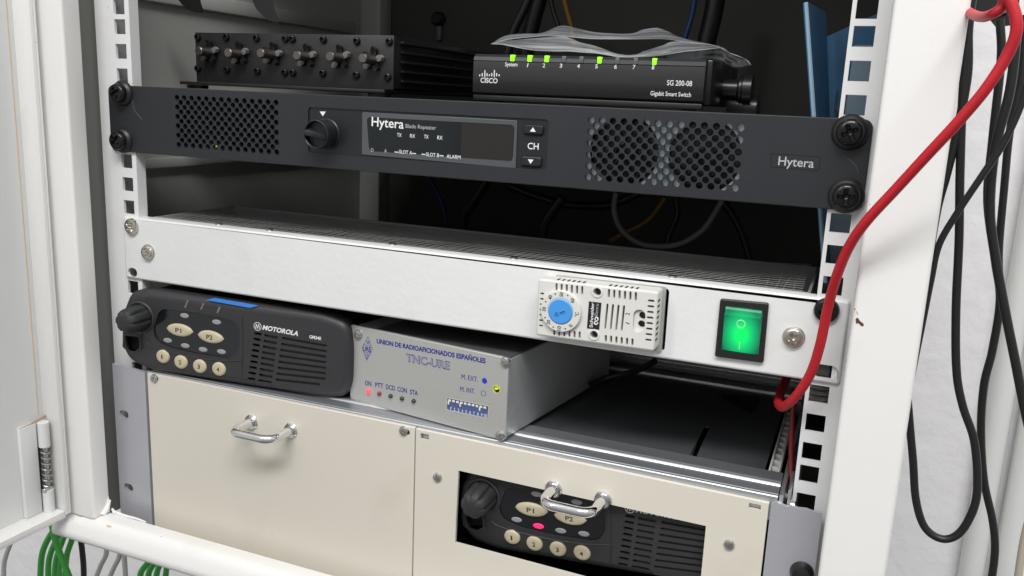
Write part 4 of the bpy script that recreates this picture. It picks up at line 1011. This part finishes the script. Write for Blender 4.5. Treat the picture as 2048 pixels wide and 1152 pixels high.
# front extrusion with polished ribs
def extr(name, y0, prof, x0=30, x1=459.5, m=ALU):
    bm = NB(); loft(bm, [[(x0, y0 + a, z) for a, z in prof], [(x1, y0 + a, z) for a, z in prof]]); return ab(name, bm, m, 40)
zt3 = -196.6
prof = [(0, zt3 - 14), (0, zt3 - .5), (.5, zt3), (2.2, zt3), (2.4, zt3 - .5), (3.1, zt3 - .5), (3.3, zt3), (12.5, zt3)]
for c in (15.2, 19.2):
    prof += [(c - 2.0 + 4.0 * i / 8, zt3 + (1.5 if c < 16 else 1.0) * math.sin(math.pi * i / 8)) for i in range(0, 9)]
prof += [(22, zt3), (32.5, zt3 + .2), (33, zt3 - .3), (33, zt3 - 14)]
extr('front_extrusion', YP + 2.6, prof)
prof2 = [(0, zt3 - 12), (0, zt3 - 2), (1, zt3 - 1.5), (4, zt3 - 1.5), (4.4, zt3 - 2.4), (6, zt3 - 2.4), (6.4, zt3)]
for c in (10, 16): prof2 += [(c - 2.6 + 5.2 * i / 6, zt3 + 1.8 * math.sin(math.pi * i / 6)) for i in range(7)]
prof2 += [(30, zt3), (30, zt3 - 12)]
extr('rear_extrusion', 166, prof2, m=ALU)
pv = [(3, -210)]
for c_, r_b in ((-207, 2.2), (-202.2, 2.0), (-197.6, 1.8), (-193.6, 1.5), (-190.4, 1.0)): pv += [(-2.4 * r_b / 2 * math.cos(t_), c_ + r_b * math.sin(t_)) for t_ in [math.radians(a_) for a_ in range(-80, 81, 20)]] + [(.8, c_ + r_b * 1.05)]
pv += [(3, -189), (9, -189), (9, -210)]
extr('rear_rail', 200, pv, 32, 459.5, m=mat('bright_aluminium', (.78, .78, .78), .30, .6, var=.12, vscale=20, stretch=(.1, 1, 1)))
# black cover plate with a slot
q1, q2_ = hit(1387, 915, 2, -199), hit(1414, 855, 2, -199)
cpx0, cpx1 = 100., 449.
ol = [(cpx0, 26.0), (cpx1, 26.0), (cpx1, 165.6), (cpx0, 165.6)]
dxy = Vector((q2_.x - q1.x, q2_.y - q1.y)); mid = Vector(((q1.x + q2_.x) / 2, (q1.y + q2_.y) / 2 - 1))
sl_ = slot(mid.x, mid.y, dxy.length + 3, 3.4, 4, math.atan2(dxy.y, dxy.x))
me = fill([ol, sl_], 1.4)
bm = NB(); bm.from_mesh(me)
for v in bm.verts: v.co = Vector((v.co.x, v.co.z, -198.2 - v.co.y))
cp = ab('cover_plate', bm, mat('black_sheet', (.075, .08, .085), .36, .2, bump=.35, bscale=12, bdist=.003, var=.35, vscale=9))
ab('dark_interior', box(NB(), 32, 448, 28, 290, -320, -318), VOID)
bm = NB(); tube(bm, [(mid.x - dxy.x * .55 - 1.6, mid.y - dxy.y * .5, -198.0), (mid.x - dxy.x * .2 - 1.6, mid.y - dxy.y * .2, -198.1), (mid.x - 1.9, mid.y, -198.3)], lambda t: .9 * (1 - t) + .1, 6, 4); ab('bright_edge', bm, STEEL)
# nylon card guide
bm = NB(); box(bm, 451.0, 452.2, 27, 150, -206, -198.0, .3); box(bm, 456.0, 457.0, 27, 150, -206, -198.6, .3)
for k in range(12): box(bm, 452.3, 455.9, 29 + k * 10, 31.5 + k * 10, -204, -198.8, .3)
ab('card_guide', bm, NYLON)
ab('side_plate', box(NB(), 460.2, 462.4, YP + 2.6, 290, -331, -195.5, .4), ALU)
ab('side_plate', box(NB(), 27.6, 29.8, YP + 2.6, 290, -331, -196.5, .4), ALU)
bm = NB(); box(bm, 464.4, 466.0, YP + 3, 22, -206, -192, .4); ab('ear_bracket', bm, ALU)
bm = NB(); lathe(bm, [(3, 0), (3, 2.2), (2, 3)], (466.0, 1, -203), (1, 0, 0), 16); lathe(bm, [(3, 0), (2.6, 2), (.5, 2.6)], (464, 3.5, -199.5), (0, -1, 0), 16); ab('bracket_screw', bm, STEEL)
ab('side_plate_lip', box(NB(), 30.2, 459.9, 292, 294, -331, -198), BLACKS)

# ================================================================== booklets behind the right rail
bk = thing('booklet', 'pale edged blue booklet standing behind the right hand mounting rail', 'booklet', (482, 60, -120))
kb = W_(bk); 
def slab(par, mk, name, pts, y0, y1, th, m):
    """an upright leaning card: pts in pixels at depths y0 (left edge) .. y1 (right edge)"""
    bm = NB(); fr = [hit(a, b, 1, y) for (a, b), y in zip(pts, (y0, y1, y1, y0))]
    n_ = (fr[1] - fr[0]).cross(fr[3] - fr[0]).normalized() * th
    loft(bm, [fr, [p_ + n_ for p_ in fr]]); return mk(name, bm, m)
slab(bk, kb, 'cover', [(1616, 4), (1652, 24), (1672, 566), (1655, 566)], 40, 112, 2.5, BOOK)
slab(bk, kb, 'page_edge', [(1613.5, 4), (1616, 4), (1655, 566), (1651, 566)], 39, 39.8, 1.5, mat('page_edge', (.34, .48, .58), .5))
bk2 = thing('booklet', 'dark blue booklet with big black letters, tucked beside the paler booklet', 'booklet', (492, 60, -120))
kb2 = W_(bk2)
slab(bk2, kb2, 'cover', [(1652, 74), (1775, 18), (1740, 600), (1655, 600)], 125, 128, 2.5, BOOK2)
q0 = hit(1666, 228, 1, 124.5); q1 = hit(1690, 230, 1, 124.5)
text(bk2, 'US', (q0.x - 492, q0.z + 120), (q1.x - 492, q1.z + 120), 14, 124.4 - 60, PRINTK, .02)
slab(bk2, kb2, 'back_cover', [(1708, 90), (1790, 90), (1700, 600), (1640, 600)], 70, 72, 1.5, mat('slate_card', (.16, .22, .27), .45, var=.2, vscale=20))

# ================================================================== cables
def cable(name, label, L, r, m, y=None, group=None, cat='cable', k=8):
    P = [hit(a[0], a[1], 1, a[2] if len(a) > 2 else y) for a in L]
    bm = NB(); tube(bm, P, r, 14, k)
    return props(obj(name, bm, m, None, 60), label, cat, group)
cable('red_cable', 'thick red cable running diagonally across the white post and looping into the rack', [(1998, -30, -75), (2024, 10, -76), (2033, 60, -76), (2012, 115, -74), (1970, 180, -72), (1915, 245, -68), (1850, 315, -62), (1795, 375, -56), (1735, 440, -50), (1700, 490, -44), (1676, 545, -38), (1657, 610, -30), (1640, 690, -24), (1622, 745, -19), (1598, 785, -14), (1578, 806, -8), (1564, 814, 0), (1557, 806, 14), (1560, 790, 30), (1570, 765, 48), (1578, 740, 66)], lambda t: 2.15 + .35 * t, REDC)
cable('red_cable', 'short red cable loop crossing the top of the white post', [(1905, -2, 30), (1922, 12, 0), (1940, 26, -30), (1962, 34, -56), (1985, 28, -70), (2005, 12, -72), (2010, -20, -72)], 2.0, REDC)
BG = 'black cables hanging beside the cabinet'
cable('black_cable', 'black cable hanging closest to the cabinet side, dropping into the wide loop', [(1945, -10), (1937, 60), (1935, 150), (1915, 260), (1893, 350), (1872, 430), (1845, 600), (1828, 720), (1815, 770), (1818, 830), (1826, 920), (1832, 1000), (1850, 1055), (1885, 1078), (1920, 1065), (1948, 1015), (1955, 960), (1948, 880), (1925, 810), (1913, 740), (1912, 620), (1918, 480), (1920, 350), (1925, 200), (1937, 60), (1945, -20)], 2.35, CABK, 90, BG)
cable('black_cable', 'thin black cable crossing in front of the others from the top right', [(2060, 150), (2040, 215), (2005, 290), (1965, 350), (1915, 425), (1878, 490), (1862, 560), (1846, 640), (1834, 700), (1822, 760)], 1.8, CABK, 60, BG)
cable('black_cable', 'black cable falling to the bottom edge, touching the wide loop', [(2000, 40), (2002, 120), (1985, 280), (1975, 400), (1990, 520), (2000, 600), (1985, 700), (1968, 770), (1962, 860), (1968, 960), (1985, 1040), (1990, 1100), (1982, 1170)], 2.3, CABK, 110, BG)
cable('black_cable', 'black cable farthest from the cabinet, running off the right edge', [(2034, 60), (2020, 180), (1990, 300), (1980, 420), (1992, 520), (2010, 620), (2030, 720), (2052, 830), (2075, 920)], 2.5, CABK, 80, BG)
cable('black_cable', 'black cable descending straight behind the red cable near the frame', [(2050, 30), (2043, 150), (2020, 260), (2008, 380), (1998, 500), (2000, 580)], 2.2, CABK, 130, BG)
cl = thing('clamp_and_shadow', 'black clamp shape, part of it standing in for shadow, above the lit wall strip', 'clamp', (545, 120, 80)); kc_ = W_(cl)  # one black shape covers a black fitting and the shadow above it
bm = NB()
P = [(1940, -6), (2040, -20), (2036, 50), (2012, 52), (1996, 60), (1978, 38), (1950, 30)]
loft(bm, [[hit(a, b, 1, 140) for a, b in P], [hit(a, b, 1, 146) for a, b in P]]); kc_('body', bm, BLACK)
bm = NB(); a = hit(1950, 30, 1, 139.8); b = hit(2012, 25, 1, 139.8); tube(bm, [a, (a + b) / 2 + Vector((0, 0, -2)), b], 1.2, 8, 3); kc_('tie', bm, BLACKS)
cd2 = thing('conduit', 'white plastic conduit pipe running down the plaster wall with a joint sleeve', 'pipe', (640, YW - 14, -400)); kd = W_(cd2)
xa_ = hit(2005, 768, 1, YW - 14).x
bm = NB(); lathe(bm, [(10.5, -700), (10.5, 900)], (xa_ + 1, YW - 12, 0), (0, 0, 1), 28); kd('pipe', bm, PVC)
zj = hit(2036, 610, 1, YW - 14).z
bm = NB(); lathe(bm, [(11.8, zj - 26), (12.4, zj - 24), (12.4, zj), (11.2, zj + .5)], (xa_ + 1, YW - 12, 0), (0, 0, 1), 28)
xc_ = hit(2055, 660, 1, YW - 14).x
cd3 = thing('conduit', 'second white conduit pipe beside it, at the right edge of the picture', 'pipe', (680, YW - 14, -400)); ke = W_(cd3)
for v in bm.verts: v.co.x += 27; v.co.z += 0
ke('sleeve', bm, PVC)
bm = NB(); lathe(bm, [(11.0, -700), (11.0, 900)], (xa_ + 28, YW - 12, 0), (0, 0, 1), 28); ke('pipe', bm, PVC)
cable('beige_cable', 'beige cable at the bottom right corner against the wall', [(2060, 1030), (2046, 1090), (2034, 1170)], 3, mat('beige_cable', (.5, .45, .36), .5), 300)
# green network cables under the cabinet
GN = 'green network cables hanging under the cabinet'
gl = ['green cable on the outer left of the bundle under the sill', 'green cable second from the left under the sill', 'green cable in the middle of the left bundle', 'bright green cable crossing over the left bundle', 'green cable on the right of the left bundle', 'green cable behind the middle of the left bundle']
for i, (L, y) in enumerate((([(118, 1048), (98, 1075), (84, 1110), (80, 1165)], 20), ([(128, 1048), (110, 1085), (98, 1120), (96, 1165)], 40), ([(136, 1052), (124, 1085), (112, 1120), (108, 1165)], 60), ([(104, 1050), (112, 1085), (125, 1120), (145, 1170)], 8), ([(152, 1058), (142, 1085), (133, 1115), (130, 1165)], 50), ([(120, 1060), (118, 1090), (118, 1130), (120, 1170)], 80))):
    cable('green_cable', gl[i], L, 2.5, GREENC, y, GN)
for i, (a, b, s) in enumerate(((306, 280, 'left'), (318, 296, 'second'), (330, 312, 'third'), (342, 330, 'right'))):
    cable('green_cable', ('leftmost', 'second', 'third', 'rightmost')[i] + ' green cable of the small bundle under the middle of the sill', [(a, 1095), (a - 6, 1120), (b + 2, 1145), (b, 1175)], 2.5, GREENC, 30 + 14 * i, GN)
cable('black_cable', 'black cable hanging straight down between the green bundles', [(158, 1060), (163, 1090), (167, 1130), (168, 1170)], 2.4, CABK, 40)
for i, L in enumerate((([(30, 1070), (16, 1100), (8, 1130), (8, 1170)], [(213, 1090), (212, 1110), (202, 1130), (190, 1160)], [(240, 1095), (238, 1115), (228, 1135), (215, 1165)], [(247, 1098), (249, 1120), (252, 1165)])[0:4])):
    cable('grey_cable', ('pale grey cable hanging under the open door', 'pale grey cable right of the black cable under the sill', 'second pale grey cable under the sill, curving left', 'pale grey cable hanging straight beside the curving ones')[i], L, 2.4, GREYC, 120)
# inside the rack
cable('yellow_cable', 'yellow cable hanging above the plastic bag inside the cabinet', [(1124, -20), (1134, 20), (1142, 50), (1150, 90)], 2.6, YELC, 290)
cable('blue_cable', 'dark blue cable hanging at the back above the network switch', [(1392, -20), (1384, 30), (1372, 70), (1362, 100)], 2.2, BLUC, 280)
cable('black_cable', 'thick black cable hanging at the back, right of the blue one', [(1434, -20), (1426, 30), (1414, 80), (1406, 120)], 8, CABK, 320)
cable('black_cable', 'black cable slanting down behind the left end of the bag', [(1064, -20), (1045, 25), (1026, 65), (1015, 110)], 4, CABK, 260)
cable('black_cable', 'heavy black cable beside the slanting one behind the bag', [(1085, -20), (1070, 30), (1055, 90), (1050, 120)], 7, CABK, 300)
cable('black_cable', 'thin black cable left of the yellow one', [(1098, -20), (1106, 20), (1116, 50), (1120, 80)], 2, CABK, 280)
cable('white_cable', 'pale cable looping down between the repeater and the fan tray', [(1232, 385), (1228, 420), (1240, 455), (1270, 482), (1310, 492), (1360, 487), (1405, 460), (1430, 425), (1445, 400)], 2.2, mat('pale_cable', (.22, .22, .21), .5), 200)
cable('orange_cable', 'orange cable behind the pale loop above the mesh', [(1330, 395), (1308, 428), (1285, 448), (1255, 463), (1220, 482)], 2.4, YELC, 240)
cable('black_cable', 'black cable sagging sideways above the mesh', [(1020, 372), (1080, 395), (1140, 410), (1200, 412), (1235, 405), (1280, 385)], 3.4, CABK, 230)
cable('black_cable', 'black cable falling behind the tray under the display window', [(975, 360), (950, 400), (930, 430), (922, 470)], 4, CABK, 210)
cable('black_cable', 'black cable curving down left of the pale loop', [(1125, 395), (1100, 430), (1087, 455), (1082, 490)], 4, CABK, 190)
cable('black_cable', 'thin black cable inside the pale loop', [(1352, 395), (1355, 430), (1340, 465), (1332, 495)], 2.4, CABK, 230)
cable('black_cable', 'black cable right of the pale loop', [(1440, 395), (1465, 430), (1485, 470), (1500, 520)], 3, CABK, 240)
cable('blue_cable', 'dark blue cable falling behind the tray', [(858, 355), (875, 385), (888, 420), (892, 460)], 1.8, BLUC, 260)
cable('black_cable', 'thin black cable lying over the rear extrusions of the beige case', [(1310, 722, 96), (1285, 736, 106), (1255, 747, 112), (1215, 755, 112), (1180, 770, 102)], 2.2, CABK)
cable('red_cable', 'dark red tube added for the reflected red inside the beige case by its side plate', [(1590, 780, 30), (1584, 850, 34), (1582, 920, 30), (1583, 1000, 20)], 1.5, RED_IN)  # tube added for the red tint that the red cable reflects in here
# loom tube seen through a rail hole
bm = NB(); c = hit(1636, 796, 1, 16)
for k in range(5): lathe(bm, [(5.2, -1.3), (5.9, -.5), (5.9, .5), (5.2, 1.3)], (c.x + .8, 18, c.z - 6.5 + 3.2 * k), (0, .1, 1), 18)
props(obj('corrugated_hose', bm, mat('grey_hose', (.32, .32, .31), .5)), 'grey corrugated hose seen through a square rail hole', 'hose')
# hook on the back panel and clips at the top
hk = thing('cable_clip', 'small black round clip with a pale pin on the dark back panel', 'clip', (100, 380, 60)); k1 = W_(hk)
q = hit(869, 36, 1, 378); bm = NB(); lathe(bm, [(7, 0), (7.6, 2), (7, 6), (5, 8)], (q.x, 389.8, q.z), (0, -1, 0), 24); k1('body', bm, BLACKS)
q = hit(871, 62, 1, 378); bm = NB(); box(bm, q.x - 3, q.x + 3, 384, 389.8, q.z - 9, q.z + 6, 1.5); k1('pin', bm, mat('dim_pin', (.12, .12, .12), .4))
for i, (P, lab_) in enumerate((([(345, -20), (398, -20), (402, 8), (410, 27), (384, 24), (362, 8)], 'black bracket hanging at the top, nearer the left rail'), ([(496, -20), (545, -20), (548, 15), (560, 47), (535, 40), (512, 18)], 'black bracket hanging at the top, above the cavity filter'))):
    br = thing('cable_bracket', lab_, 'bracket', tuple(hit(*P[0], 1, 62)), group='black brackets at the top of the cabinet'); kk = W_(br)
    bm = NB(); PP = rpoly([tuple(p_) for p_ in P], 8, 3); loft(bm, [[hit(a, b, 1, 60) for a, b in PP], [hit(a, b, 1, 64) for a, b in PP]]); kk('body', bm, BLACKS)
